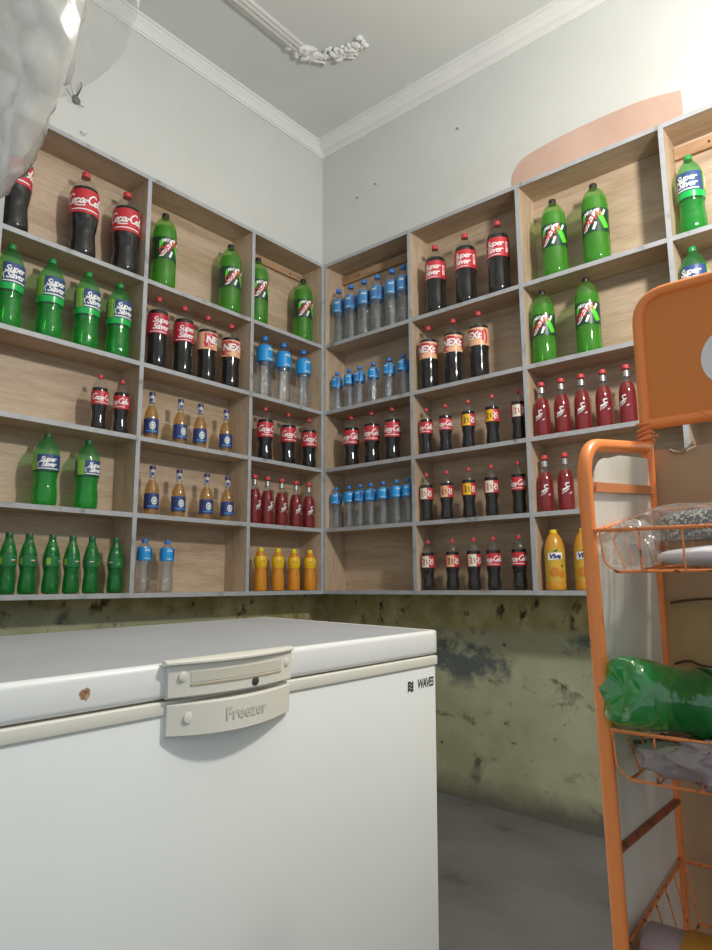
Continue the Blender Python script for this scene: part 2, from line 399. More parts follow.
for k in range(5):
    a0 = .3+k*.45; ox, oy = .31+.045*k, -.47+.04*k
    pts = [(ox+.045*(1-q/9)*cos(a0+q*.55), oy+.045*(1-q/9)*sin(a0+q*.55), ZC-.010) for q in range(9)]
    tube(bm, smoothline(pts, 3), .007, 6)
tube(bm, smoothline([(.29, -.46, ZC-.006), (.30, -.40, ZC-.012), (.33, -.355, ZC-.012), (.31, -.335, ZC-.006)], 4), .009, 6)
me = bm_mesh(bm, 'trim_3', PLASTER, True); struct(link('trim_3', me))

# ------------------------------------------------------------------ shelving
ZS = [1.80, 1.326, .953, .637, .319, 0.0]          # board centre heights, top to bottom
SL = [0.0, .515, 1.111, 1.708, 2.30]               # uprights of the left unit, from the corner
SR = [0.0, .589, 1.186, 1.802, 2.41]
T = .009
def shelf_unit(side, S, woodm):
    L = side == 'L'
    lab = 'wooden wall shelving of open compartments on the left wall, full of drinks' if L else 'wooden wall shelving of open compartments on the right wall, behind the orange rack'
    t = empty('wall_shelf', (0, -S[-1]/2, -.009) if L else (S[-1]/2, 0, -.009), lab, 'shelving')
    off = Vector(t.location)
    def bx(name, s0, s1, d0, d1, z0, z1, mat, parent, bev=0):
        if L: lo, hi = (-d1, -s1, z0), (-d0, -s0, z1)
        else: lo, hi = (s0, d0, z0), (s1, d1, z1)
        o = boxobj(name, lo, hi, mat, None, bev)
        # keep geometry in place while the origin sits at the unit's base
        o.parent = parent; 
        inv = Vector((0, 0, 0)); p = parent
        while p is not None: inv += Vector(p.location); p = p.parent
        o.location = -inv
        return o
    e = S[-1]
    for z in ZS:
        b = bx('shelf_board', 0, e, 0, D-.006, z-T, z+T, woodm, t)
        bx('edge_strip', 0, e, -.0022, .0002, z-T-.0006, z+T+.0006, EDGE, b)
    for i, s in enumerate(S):
        s0, s1 = (s, s+2*T) if i == 0 else (s-T, s+T)
        b = bx('upright', s0, s1, .0004, D-.006, ZS[-1]+T, ZS[0]-T, W_V, t)
        bx('edge_strip', s0-.0006, s1+.0006, -.0034, -.0006, ZS[-1]-T, ZS[0]+T, EDGE, b)
    for i in range(len(S)-1):
        bx('back_panel', S[i]+.001, S[i+1]-.001, D-.006, D-.0005, ZS[-1]-T, ZS[0]+T, woodm, t)
    rails = [(2, .62, 1.0)] if False else []
    def rail(s0, s1, zt, h):
        r = bx('mounting_rail', s0, s1, D-.024, D-.006, zt-h, zt, RAWW, t)
        for q in (.22, .78):
            s = s0+(s1-s0)*q; bx('screw', s-.004, s+.004, D-.0265, D-.0235, zt-h/2-.004, zt-h/2+.004, SCREW, r)
    if L: rail(SL[0]+.02, SL[1]-.01, ZS[0]-T-.022, .030)
    else:
        rail(SR[0]+.02, SR[1]-.01, ZS[0]-T-.012, .048); rail(SR[3]+.01, SR[4]-.01, ZS[0]-T-.02, .05)
    return t
shelf_unit('L', SL, W_L); shelf_unit('R', SR, W_R)

# ------------------------------------------------------------------ bottles
CAMP = Vector((2.4396, -2.6051, .0364))
def scale_prof(p, R, H): return [(r*R, z*H) for r, z in p]
PR = {
 'contour': [(.55,0),(.80,.008),(.93,.03),(.97,.08),(.94,.16),(.87,.25),(.86,.31),(.93,.37),(.985,.42),(1,.48),(1,.70),(.97,.76),(.84,.82),(.60,.885),(.38,.925),(.27,.95),(.26,.985)],
 'straight': [(.55,0),(.82,.008),(.95,.035),(.98,.09),(.97,.20),(.95,.30),(.96,.40),(1,.45),(1,.72),(.98,.76),(.86,.815),(.62,.875),(.40,.92),(.27,.95),(.26,.985)],
 'dew': [(.60,0),(.86,.008),(.97,.03),(1,.08),(1,.32),(.965,.355),(.975,.38),(.975,.60),(1,.64),(1,.70),(.94,.78),(.80,.85),(.58,.905),(.36,.938),(.25,.95),(.24,.985)],
 'sprite': [(.60,0),(.84,.008),(.95,.035),(.98,.10),(.96,.20),(.90,.29),(.88,.36),(.96,.44),(1,.49),(1,.70),(.95,.755),(.80,.82),(.56,.885),(.36,.925),(.28,.945),(.27,.985)],
 'water': [(.60,0),(.88,.01),(.98,.04),(.99,.12),(.93,.16),(.98,.21),(.93,.30),(.86,.38),(.90,.46),(.99,.53),(1,.58),(1,.75),(.95,.81),(.76,.87),(.48,.915),(.36,.935),(.35,.985)],
 'water_tall': [(.62,0),(.90,.008),(1,.03),(1,.14),(.965,.16),(1,.18),(1,.30),(.965,.32),(1,.34),(1,.46),(.965,.48),(1,.50),(1,.76),(.95,.80),(.74,.87),(.46,.92),(.36,.935),(.35,.985)],
 'sting': [(.65,0),(.90,.012),(.98,.04),(1,.10),(1,.46),(.97,.55),(.86,.625),(.66,.69),(.48,.75),(.38,.80),(.35,.90),(.35,.985)],
 'malt': [(.70,0),(.95,.012),(1,.035),(1,.44),(.97,.52),(.84,.60),(.60,.665),(.44,.73),(.38,.80),(.36,.93),(.40,.94),(.40,.985)],
 'juice_small': [(.65,0),(.92,.012),(1,.05),(1,.28),(.93,.40),(.84,.50),(.86,.56),(.98,.62),(1,.68),(.94,.76),(.72,.84),(.50,.90),(.44,.93),(.43,.985)],
 'juice_big': [(.70,0),(.94,.01),(1,.035),(1,.10),(.97,.13),(.98,.50),(1,.66),(.97,.70),(.90,.77),(.72,.86),(.48,.925),(.38,.94),(.37,.985)],
 'lemon': [(.60,0),(.88,.01),(.98,.04),(1,.12),(.95,.24),(.86,.33),(.86,.38),(.97,.46),(1,.52),(1,.62),(.92,.70),(.74,.79),(.54,.87),(.42,.91),(.40,.985)],
}
def interp(p, z):
    for (r0, z0), (r1, z1) in zip(p[:-1], p[1:]):
        if z0 <= z <= z1: return r0+(r1-r0)*(z-z0)/max(z1-z0, 1e-9)
    return p[-1][0]
KINDS = {}
def kind(key, prof, R, H, shell, cap, liq=None, fill=.74, capr=.30, caph=.045, bands=(), lobed=True, obj='soda_bottle'):
    P = scale_prof(PR[prof], R, H); parts = {}
    lob = (lambda r, z, a: .006*max(0, 1-z/(.035*H))*max(0, cos(5*a))*(r/R)) if lobed else None
    bm = bmesh.new(); lathe(bm, P, 28, lobes=lob); parts['bottle_body'] = (smooth_by_angle(bm_mesh(bm, 'bottle_body', shell), 50), None)
    if liq:
        zf = fill*H; Q = [(max(r-.0018, .002), max(z, .0025)) for r, z in P if z < zf]+[(interp(P, zf)-.0018, zf)]
        bm = bmesh.new(); lathe(bm, Q, 24, lobes=lob); parts['drink'] = (smooth_by_angle(bm_mesh(bm, 'drink', liq), 50), None)
    cr = capr*R; z0 = H*(1-caph)
    bm = bmesh.new(); lathe(bm, [(cr*1.08, z0-.003), (cr*1.08, z0), (cr*.98, z0+.001), (cr, z0+.003), (cr, H-.003), (cr*.9, H)], 20)
    parts['cap'] = (smooth_by_angle(bm_mesh(bm, 'cap', cap), 40), None)
    for (nm, za, zb, mat) in bands:
        za *= H; zb *= H; n = 6
        Q = [(interp(P, za+(zb-za)*i/n)+.0007, za+(zb-za)*i/n) for i in range(n+1)]
        bm = bmesh.new(); lathe(bm, Q, 32, cap0=False, cap1=False); parts[nm] = (smooth_by_angle(bm_mesh(bm, nm, mat), 50), None)
    KINDS[key] = dict(parts=parts, R=R, H=H, P=P, obj=obj)
    return KINDS[key]
def decal(key, parent, bm, mats, name='label_print'):
    KINDS[key]['parts'][name] = (bm_mesh(bm, name, mats, normals=False), parent)

# --- big cola, red script label
def cola(key, prof, R, H, fill, za, zb):
    kind(key, prof, R, H, PET, CAP_RED, COLA, fill, .30, .050, [('label', za, zb, L_RED)])
    zc = H*(za+zb)/2; hh = H*(zb-za)
    a = set_mi(wrap(script_bm('Coca-Cola', min(hh*.58, R*.72), .15), R, zc+hh*.06), 0)
    b = bmesh.new(); ribbon(b, [(-R*1.0+R*2.0*i/12, -hh*.36) for i in range(13)], hh*.045); wrap(b, R, zc)
    c_ = bmesh.new(); ribbon(c_, smoothline([(-R*.75, -hh*.17, 0), (-R*.4, -hh*.22, 0), (0, -hh*.19, 0)], 6), hh*.05); wrap(c_, R, zc)
    decal(key, 'label', merge([a, b, c_]), [L_WHITE])
cola('cola_big', 'contour', .057, .385, .785, .475, .745)
cola('cola_mid', 'contour', .041, .273, .755, .425, .70)
cola('cola_small', 'contour', .0318, .231, .75, .45, .685)
# small cola with part-coloured labels
for key, blk in (('cola_small_yellow', L_YEL), ('cola_small_white', L_CREAM), ('cola_small_orange', L_PEACH)):
    kind(key, 'contour', .0318, .231, PET, CAP_RED, COLA, .75, .30, .055, [('label', .45, .685, L_RED)])
    R = .0318; bms = []
    b = bmesh.new(); rect(b, -.030, -.026, .008, .026); bms.append(set_mi(wrap(b, R, .1311, lift=.0008), 0))
    b = bmesh.new(); ribbon(b, smoothline([(-.022, .012, 0), (-.012, .006, 0), (-.017, -.010, 0), (-.008, -.013, 0)], 4), .004); ribbon(b, [(-.003, .010), (.001, -.012)], .004)
    bms.append(set_mi(wrap(b, R, .1311, lift=.0014), 1))
    b = bmesh.new(); ribbon(b, smoothline([(.012, .014, 0), (.020, .004, 0), (.013, -.004, 0), (.021, -.015, 0)], 4), .005); ribbon(b, [(.026, .014), (.028, -.014)], .004)
    bms.append(set_mi(wrap(b, R, .1311, lift=.0014), 2))
    decal(key, 'label', merge(bms), [blk, L_BLACK if blk != L_CREAM else L_REDT, L_WHITE])
# --- red label with two lines of white lettering
def superk(key, R, H, za, zb):
    kind(key, 'straight', R, H, PET, CAP_RED, COLA, .79, .30, .05, [('label', za, zb, L_CRIM if key == 'super' else L_RED)])
    zc = H*(za+zb)/2; hh = H*(zb-za)
    bms = [set_mi(wrap(text_bm('Super', hh*.42, .0006, .35, .9), R, zc+hh*.17, 0), 0), set_mi(wrap(text_bm('Saver', hh*.42, .0008, .35, .9), R, zc-hh*.17, -.05), 0)]
    b = bmesh.new(); rect(b, R*1.05, -hh*.30, R*1.32, hh*.26); bms.append(set_mi(wrap(b, R, zc), 0))
    b = bmesh.new(); rect(b, R*1.12, -hh*.05, R*1.24, hh*.18); bms.append(set_mi(wrap(b, R, zc, lift=.0015), 1))
    b = bmesh.new(); ribbon(b, [(-R*1.1+R*1.6*i/10, -hh*.42) for i in range(11)], hh*.035); bms.append(set_mi(wrap(b, R, zc), 0))
    decal(key, 'label', merge(bms), [L_WHITE, L_REDT])
superk('super_big', .052, .367, .475, .725); superk('super', .046, .332, .46, .73)
# --- peach and crimson label with bold white word
kind('next', 'straight', .046, .327, PET, CAP_RED, COLA, .765, .30, .05, [('label', .465, .72, L_PEACH)])
hh = .255*.327; zc = .5925*.327; R = .046
b = bmesh.new(); poly(b, [(-R*1.2+R*2.6*i/14, -hh*.24-hh*.14*cos(i/14*5)) for i in range(15)]+[(R*1.4-R*2.6*i/14, hh*.40-hh*.06*cos(i/14*4)) for i in range(15)])
bms = [set_mi(wrap(b, R, zc, lift=.0008), 0)]
bms.append(set_mi(wrap(text_bm('NEXt', hh*.56, .0016, .12, .88), R, zc+hh*.04, lift=.0015), 1))
b = bmesh.new(); ribbon(b, smoothline([(R*1.5, hh*.42, 0), (R*1.75, 0, 0), (R*1.6, -hh*.4, 0)], 6), hh*.12); ribbon(b, smoothline([(-R*1.3, -hh*.1, 0), (-R*.9, -hh*.34, 0), (-R*.3, -hh*.44, 0)], 6), hh*.07)
bms.append(set_mi(wrap(b, R, zc), 2)); decal('next', 'label', merge(bms), [L_CRIM, L_WHITE, L_REDT])
# --- lime soda, dark sleeve
def dew(key, R, H, fill):
    kind(key, 'dew', R, H, DEW_PET, CAP_BLACK, DEW, fill, .29, .052, [('label', .355, .635, L_DKGREEN)])
    hh = .28*H; zc = .495*H; r = .985*R; bms = []
    b = bmesh.new(); poly(b, [(R*.15, hh*.30), (R*.50, hh*.34), (R*1.15, -hh*.30), (R*.70, -hh*.40)]); poly(b, [(-R*.95, hh*.30), (-R*.55, hh*.40), (-R*.70, hh*.10), (-R*.95, -.05*hh)]); bms.append(set_mi(wrap(b, r, zc, lift=.0008), 0))
    b = bmesh.new(); poly(b, [(-R*.95, -hh*.44), (-R*.62, -hh*.40), (R*.42, hh*.40), (R*.38, hh*.47), (R*.02, hh*.42)]); bms.append(set_mi(wrap(b, r, zc, lift=.0012), 1))
    tb = text_bm('DEW', hh*.44, .0004, .3, .92); bms.append(set_mi(wrap(tb, r, zc+hh*.0, -.24, lift=.0022, tilt=.62), 2))
    tb = text_bm('Mtn', hh*.24, .0003, .3, .92); bms.append(set_mi(wrap(tb, r, zc+hh*.33, -.45, lift=.002, tilt=.35), 1))
    b = bmesh.new(); ribbon(b, [(R*.62, hh*.18), (R*.82, hh*.42)], hh*.09); ribbon(b, [(-R*.1, -hh*.42), (R*.12, -hh*.12)], hh*.10); bms.append(set_mi(wrap(b, r, zc, lift=.0018), 1))
    decal(key, 'label', merge(bms), [L_LIME, L_WHITE, L_REDT])
dew('dew', .0545, .368, .80); dew('dew_mid', .050, .336, .78)
# --- green lemonade, blue and lime label
def spr(key, R, H, za, zb, fill, band=True):
    kind(key, 'sprite', R, H, GREEN_PET, CAP_GREEN if band else CAP_DG, SPRITE, fill, .30, .05, [('label', za, zb, L_SPBLUE)]+([('promo_band', za-.075, za-.004, L_BRIGHTG)] if band else []))
    zc = H*(za+zb)/2; hh = H*(zb-za); bms = []
    b = bmesh.new(); rect(b, -R*1.55, -hh*.5, -R*.88, hh*.5); rect(b, R*1.3, -hh*.5, R*2.0, hh*.5); bms.append(set_mi(wrap(b, R, zc, lift=.0009), 1))
    bms.append(set_mi(wrap(text_bm('Super', hh*.44, .0009, .35, .9), R, zc+hh*.17, lift=.0014), 0)); bms.append(set_mi(wrap(text_bm('Saver', hh*.44, .0009, .35, .9), R, zc-hh*.16, .05, lift=.0014), 0))
    b = bmesh.new(); ribbon(b, smoothline([(-R*.72, -hh*.32, 0), (-R*.80, -hh*.12, 0), (-R*.60, 0, 0), (R*.1, hh*.02, 0)], 5), hh*.05); ribbon(b, [(-R*.8+R*1.7*i/10, -hh*.42) for i in range(11)], hh*.07); rect(b, R*1.5, -hh*.3, R*1.8, hh*.3); bms.append(set_mi(wrap(b, R, zc, lift=.0014), 2))
    decal(key, 'label', merge(bms), [L_WHITE, L_YG, L_CREAM])
spr('sprite', .050, .331, .50, .735, .40); spr('sprite_mid', .0455, .276, .48, .69, .45, False)
# --- small green bottles
kind('lemon_small', 'lemon', .029, .217, LEMON_PET, CAP_DG, SPRITE, .78, .44, .075, [('label', .46, .63, L_LGREEN)])
R = .029; b = bmesh.new(); rect(b, -.004, .001, .011, .004); bms = [set_mi(wrap(b, R, .118), 0)]
b = bmesh.new(); rect(b, -.004, -.002, .011, .0005); bms.append(set_mi(wrap(b, R, .118), 1))
b = bmesh.new(); rect(b, -.048, -.012, -.033, .012); ribbon(b, [(.030, -.010), (.034, .002), (.040, -.008)], .004); bms.append(set_mi(wrap(b, R, .118), 2))
decal('lemon_small', 'label', merge(bms), [L_CREAM, L_REDT, L_YG])
# --- water
def water(key, prof, R, H, za, zb, mat):
    kind(key, prof, R, H, WPET, CAP_BLUE, WATER, .80, .40, .055, [('label', za, zb, mat)], obj='water_bottle')
    zc = H*(za+zb)/2; hh = H*(zb-za); bms = []
    b = bmesh.new(); ribbon(b, smoothline([(-R*.42, hh*.18, 0), (-R*.2, hh*.30, 0), (R*.05, hh*.20, 0), (R*.3, hh*.32, 0)], 4), hh*.07); ribbon(b, [(-R*.45+R*.7*i/8, -hh*.36+hh*.02*sin(i)) for i in range(9)], hh*.05)
    bms.append(set_mi(wrap(b, R, zc), 0)); b = bmesh.new(); poly(b, [(R*.55, hh*.4), (R*.9, hh*.42), (R*.98, -hh*.1), (R*.6, -hh*.42), (R*.45, -hh*.1)]); bms.append(set_mi(wrap(b, R, zc, lift=.0008), 1))
    decal(key, 'label', merge(bms), [L_CREAM, L_NAVY])
water('water_tall', 'water_tall', .036, .325, .55, .78, L_BLUE); water('water_big', 'water', .042, .327, .58, .84, L_SKY); water('water', 'water', .030, .219, .60, .85, L_SKY)
# --- red energy drink
kind('sting', 'sting', .0338, .240, PET, CAP_RED, REDLIQ, .70, .44, .055, [('neck_band', .80, .90, L_SILVER)], lobed=False)
R = .0338; b = bmesh.new()
ribbon(b, smoothline([(.012, .024, 0), (-.002, .020, 0), (.004, .004, 0), (-.010, -.006, 0), (-.016, -.022, 0)], 5), [.005, .002]); ribbon(b, [(-.016, -.004), (.014, .010)], .004); ribbon(b, [(-.008, -.016), (.010, .0)], .003); ribbon(b, [(.012, -.020), (.022, -.014)], .003)
decal('sting', 'bottle_body', wrap(b, R, .088), [L_WHITE], 'logo')
# --- malt drink in glass
kind('malt', 'malt', .0305, .211, GLASS, CAP_NAVY, AMBER, .70, .42, .06, [('label', .13, .43, L_NAVY), ('neck_label', .785, .925, L_GREY)], lobed=False, obj='malt_drink_bottle')
R = .0305; b = bmesh.new(); poly(b, [(.013*cos(i/16*2*pi)+.004, .017*sin(i/16*2*pi)) for i in range(16)]); bms = [set_mi(wrap(b, R, .060), 0)]
b = bmesh.new(); ribbon(b, [(-.024+.05*i/8, -.0235) for i in range(9)], .006); ribbon(b, [(.004+.008*cos(i/10*2*pi), .009*sin(i/10*2*pi)) for i in range(11)], .003); bms.append(set_mi(wrap(b, R, .060, lift=.0014), 1))
decal('malt', 'label', merge(bms), [L_CREAM, L_BLUE])
b = bmesh.new(); rect(b, -.008, -.010, .005, .004); decal('malt', 'neck_label', wrap(b, .0125, .178), [L_NAVY], 'neck_print')
# --- orange juice, yellow sleeve
kind('juice_small', 'juice_small', .032, .208, JUICE, CAP_YEL, None, .7, .46, .075, [('label', .54, .80, L_YEL)], lobed=False, obj='juice_bottle')
b = bmesh.new(); ribbon(b, smoothline([(-.012, -.004, 0), (0, .006, 0), (.014, .0, 0)], 5), .006); bms = [set_mi(wrap(b, .032, .140), 0)]; decal('juice_small', 'label', merge(bms), [L_JUI])
kind('juice_big', 'juice_big', .041, .246, JUICE2, CAP_YEL, None, .7, .40, .075, [('label', .14, .68, L_JUI)], lobed=False, obj='juice_bottle')
R = .041; b = bmesh.new(); poly(b, [(-.030, .020), (.030, .026), (.030, .052), (-.028, .050)]); bms = [set_mi(wrap(b, R, .10, lift=.0008), 0)]
bms.append(set_mi(wrap(text_bm('Vive', .027, .0014, .2, .95), R, .136, lift=.0016), 1))
b = bmesh.new(); poly(b, [(.020*cos(i/14*2*pi)-.004, -.026+.019*sin(i/14*2*pi)) for i in range(14)]); poly(b, [(.013*cos(i/14*2*pi)+.026, -.034+.014*sin(i/14*2*pi)) for i in range(14)]); bms.append(set_mi(wrap(b, R, .10, lift=.0010), 2))
b = bmesh.new(); poly(b, [(-.010, .056), (.008, .054), (.016, .066), (.002, .062)]); poly(b, [(.022, .0), (.032, .006), (.030, -.010)]); bms.append(set_mi(wrap(b, R, .10, lift=.0012), 3))
decal('juice_big', 'label', merge(bms), [L_WHITE, L_NAVY, L_FRUIT, L_LGREEN])

NUM = ['', 'one', 'two', 'three', 'four', 'five', 'six', 'seven']
ORD = ['', 'second', 'third', 'fourth', 'fifth', 'sixth']
def pos_words(i, n):
    if n == 1: return 'on its own'
    if i == 0: return 'leftmost of %s' % NUM[n] if n > 2 else 'left of the pair'
    if i == n-1: return 'rightmost of %s' % NUM[n] if n > 2 else 'right of the pair'
    if n % 2 and i == n//2: return 'middle of %s' % NUM[n]
    return '%s from left of %s' % (ORD[i], NUM[n])
ROWW = ['top row', 'second row', 'third row', 'fourth row', 'bottom row']
DESC = {
 'cola_big': ('large cola bottle with white script on red', 'cola bottle'), 'cola_mid': ('medium cola bottle with red script label', 'cola bottle'),
 'cola_small': ('small cola bottle with plain red label', 'cola bottle'), 'cola_small_yellow': ('small cola bottle with yellow-and-red label', 'cola bottle'),
 'cola_small_white': ('small cola bottle with white-and-red label', 'cola bottle'), 'cola_small_orange': ('small cola bottle with orange-and-red label', 'cola bottle'),
 'super_big': ('large dark cola bottle with two-line red label', 'cola bottle'), 'super': ('dark cola bottle with two-line red label', 'cola bottle'),
 'next': ('dark cola bottle with peach-and-crimson label', 'cola bottle'), 'dew': ('lime soda bottle with dark sleeve', 'soda bottle'), 'dew_mid': ('lime green soda bottle with dark sleeve', 'soda bottle'),
 'sprite': ('green lemonade bottle with blue-and-lime label', 'soda bottle'), 'sprite_mid': ('squat green lemonade bottle with blue label', 'soda bottle'), 'lemon_small': ('small green soda bottle', 'soda bottle'),
 'water_tall': ('tall clear water bottle', 'water bottle'), 'water_big': ('large clear water bottle with blue label', 'water bottle'), 'water': ('small clear water bottle', 'water bottle'),
 'sting': ('red drink bottle with silvery neck', 'drink bottle'), 'malt': ('amber glass bottle with navy label', 'drink bottle'), 'juice_small': ('small orange juice bottle with yellow sleeve', 'juice bottle'), 'juice_big': ('yellow juice bottle with fruit label', 'juice bottle')}
def put(key, unit, row, col, i, n, s, dep, rotoff, bay=None, label=None):
    K = KINDS[key]; R = K['R']; S = SL if unit == 'L' else SR
    if unit == 'L': col = 2-col
    lo = S[col]+(2*T if col == 0 else T)+R+.002; hi = S[col+1]-T-R-.002
    s = min(max(s, lo), hi)
    dep = max(dep, R+.001)
    loc = Vector((-dep, -s, 0)) if unit == 'L' else Vector((s, dep, 0)); loc.z = ZS[row+1]+T+.0002
    d = CAMP-loc; ang = math.atan2(d.y, d.x)+RAD(rotoff)
    un = 'left shelf' if unit == 'L' else 'right shelf'
    lab = label or '%s, %s, %s %s%s' % (DESC[key][0], pos_words(i, n), un, ROWW[row], ' '+bay if bay else '')
    t = empty(K['obj'], loc, lab, DESC[key][1], None, (0, 0, ang))
    made = {}
    for nm, (me, par) in K['parts'].items():
        o = bpy.data.objects.new(nm, me); COL.objects.link(o); o.parent = made[par] if par else t; made[nm] = o
    return t
def row(key, unit, r, col, ss, dep=.052, rots=None, keys=None, bay=None, jitter=6):
    n = len(ss); out = []
    order = list(range(n))
    order.sort(key=lambda q: ss[q] if unit == 'R' else -ss[q])   # left to right as seen in the room
    for i, q in enumerate(order):
        k = keys[q] if keys else key
        ro = rots[q] if isinstance(rots, (list, tuple)) else ((rots or 0)+random.uniform(-jitter, jitter))
        out.append(put(k, unit, r, col, i, n, ss[q], dep, ro, bay))
    g = '%ss on the %s of the %s wall shelving%s' % (DESC[key][1], ROWW[r], 'left' if unit == 'L' else 'right', ' '+bay if bay else '')
    if n > 1:
        for o in out: o['group'] = g
row('cola_big', 'L', 0, 0, [1.64, 1.368, 1.156], .062, [-2, 4, 6])
row('dew', 'L', 0, 1, [0.989, 0.612], .057, [32, 30], bay='middle bay')
row('dew', 'L', 0, 2, [0.432, 0.105], .057, [36, 30], bay='corner bay')
row('water_tall', 'R', 0, 0, [0.069, 0.158, 0.252, 0.342, 0.440, 0.515], .050, -8, jitter=25)
row('super_big', 'R', 0, 1, [0.707, 0.878, 1.053], .056, [-22, -18, -20])
row('dew', 'R', 0, 2, [1.324, 1.506], .057, [-2, -4])
row('sprite', 'R', 0, 3, [1.877], .054, [-16])
row('sprite', 'L', 1, 0, [1.637, 1.484, 1.335, 1.195], .054, [20, 22, 34, 30])
S2 = put('super', 'L', 1, 1, 0, 2, 1.01, .050, 22); S3 = put('super', 'L', 1, 1, 1, 2, .875, .050, 20)
for o in (S2, S3): o['group'] = 'two-line red label colas on the second row of the left wall shelving'
S2 = put('next', 'L', 1, 1, 0, 2, .744, .050, 55); S3 = put('next', 'L', 1, 1, 1, 2, .603, .050, 12)
for o in (S2, S3): o['group'] = 'peach label colas on the second row of the left wall shelving'
row('water_big', 'L', 1, 2, [0.386, 0.255, 0.108], .048, [50, 38, 42])
row('water', 'R', 1, 0, [0.061, 0.148, 0.22, 0.314, 0.417, 0.509], .045, -8, jitter=30)
row('next', 'R', 1, 1, [0.658, 0.801, 0.938], .050, [-22, -14, -50])
row('dew_mid', 'R', 1, 2, [1.255, 1.45], .054, [-4, -2])
row('sprite', 'R', 1, 3, [1.861], .054, [-18])
row('cola_small', 'L', 2, 0, [1.264, 1.168], .045, [30, -30])
row('malt', 'L', 2, 1, [1.024, 0.878, 0.771, 0.623], .046, [4, 26, 12, 8])
row('cola_mid', 'L', 2, 2, [0.375, 0.215, 0.055], .048, [34, 34, 36])
row('cola_mid', 'R', 2, 0, [0.159, 0.297, 0.43], .048, [-18, -12, -2])
row('cola_small', 'R', 2, 1, [0.638, 0.747, 0.871, 0.995, 1.123], .045, [-24, -10, 0, -10, 5], ['cola_small', 'cola_small', 'cola_small_yellow', 'cola_small_yellow', 'cola_small_white'])
row('sting', 'R', 2, 2, [1.233, 1.321, 1.408, 1.497, 1.59], .045, [-22, -10, -6, 0, -30])
row('sprite_mid', 'L', 3, 0, [1.457, 1.295], .050, [8, 38])
row('malt', 'L', 3, 1, [1.007, 0.873, 0.724, 0.605], .046, [16, 18, 16, 18])
row('sting', 'L', 3, 2, [0.441, 0.357, 0.261, 0.159, 0.065], .044, [45, 36, 28, 30, 24])
row('water', 'R', 3, 0, [0.053, 0.144, 0.218, 0.289, 0.369, 0.452, 0.522], .045, -8, jitter=30)
row('cola_small', 'R', 3, 1, [0.617, 0.743, 0.862, 0.977, 1.109], .045, [-12, -4, 2, 0, -16], ['cola_small_white', 'cola_small_orange', 'cola_small_yellow', 'cola_small_white', 'cola_small'])
row('sting', 'R', 3, 2, [1.231, 1.319], .045, [-4, 2])
row('lemon_small', 'L', 4, 0, [1.573, 1.503, 1.418, 1.34, 1.262, 1.161], .042, [30, 30, 62, 34, -4, -40])
row('water', 'L', 4, 1, [1.03, 0.921], .045, [30, 26])
row('juice_small', 'L', 4, 2, [0.393, 0.278, 0.167, 0.042], .046, [20, 14, 10, 12])
row('cola_small', 'R', 4, 1, [0.631, 0.764, 0.876, 0.974, 1.096], .045, [-10, 0, 6, -10, -12], ['cola_small_white', 'cola_small_orange', 'cola_small_white', 'cola_small', 'cola_small'])
row('juice_big', 'R', 4, 2, [1.253, 1.378], .050, [0, -6])

# ------------------------------------------------------------------ chest freezer
O = Vector((1.476, -1.164, -.076)); u = Vector((-.021, -1.0, -.017)).normalized(); n = Vector((.024, -.018, 1.0)).normalized()
u = (u-n*u.dot(n)).normalized(); vv = u.cross(n)            # vv points to the back of the freezer
Rm = Matrix((-vv, -u, n)).transposed()
HF, WF, LF = .862, .66, 1.28
f = empty('chest_freezer', O-n*HF, 'white chest freezer with closed lid standing below the left wall shelving', 'freezer')
f.rotation_euler = Rm.to_euler()
def fb(name, lo, hi, mat, parent=None, bev=.006, seg=3):
    return boxobj(name, (lo[0], lo[1], lo[2]+HF), (hi[0], hi[1], hi[2]+HF), mat, parent or f, bev, seg)
fb('cabinet', (-WF+.012, -LF+.010, -HF+.016), (-.002, .0006, -.080), FRZ, None, .008)
fb('top_rim', (-WF+.006, -LF+.006, -.083), (.0015, .0018, -.0605), FRZ_TRIM, None, .003)
fb('gasket', (-WF+.016, -LF+.016, -.062), (-.010, -.008, -.055), GASKET, None, .001)
lid = fb('lid', (-WF, -LF, -.0575), (0, 0, 0), FRZ_TOP, None, .010, 4)
lid.data.materials.append(FRZ_SHADE)              # flat top coloured greyer than the lid: its dimmer light painted in
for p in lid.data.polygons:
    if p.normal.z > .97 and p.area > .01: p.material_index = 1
# ivory end cap on the right end of the lid
fb('end_cap', (-WF+.008, -.010, -.0565), (.0012, .0022, .0006), FRZ_TRIM, lid, .006, 3)
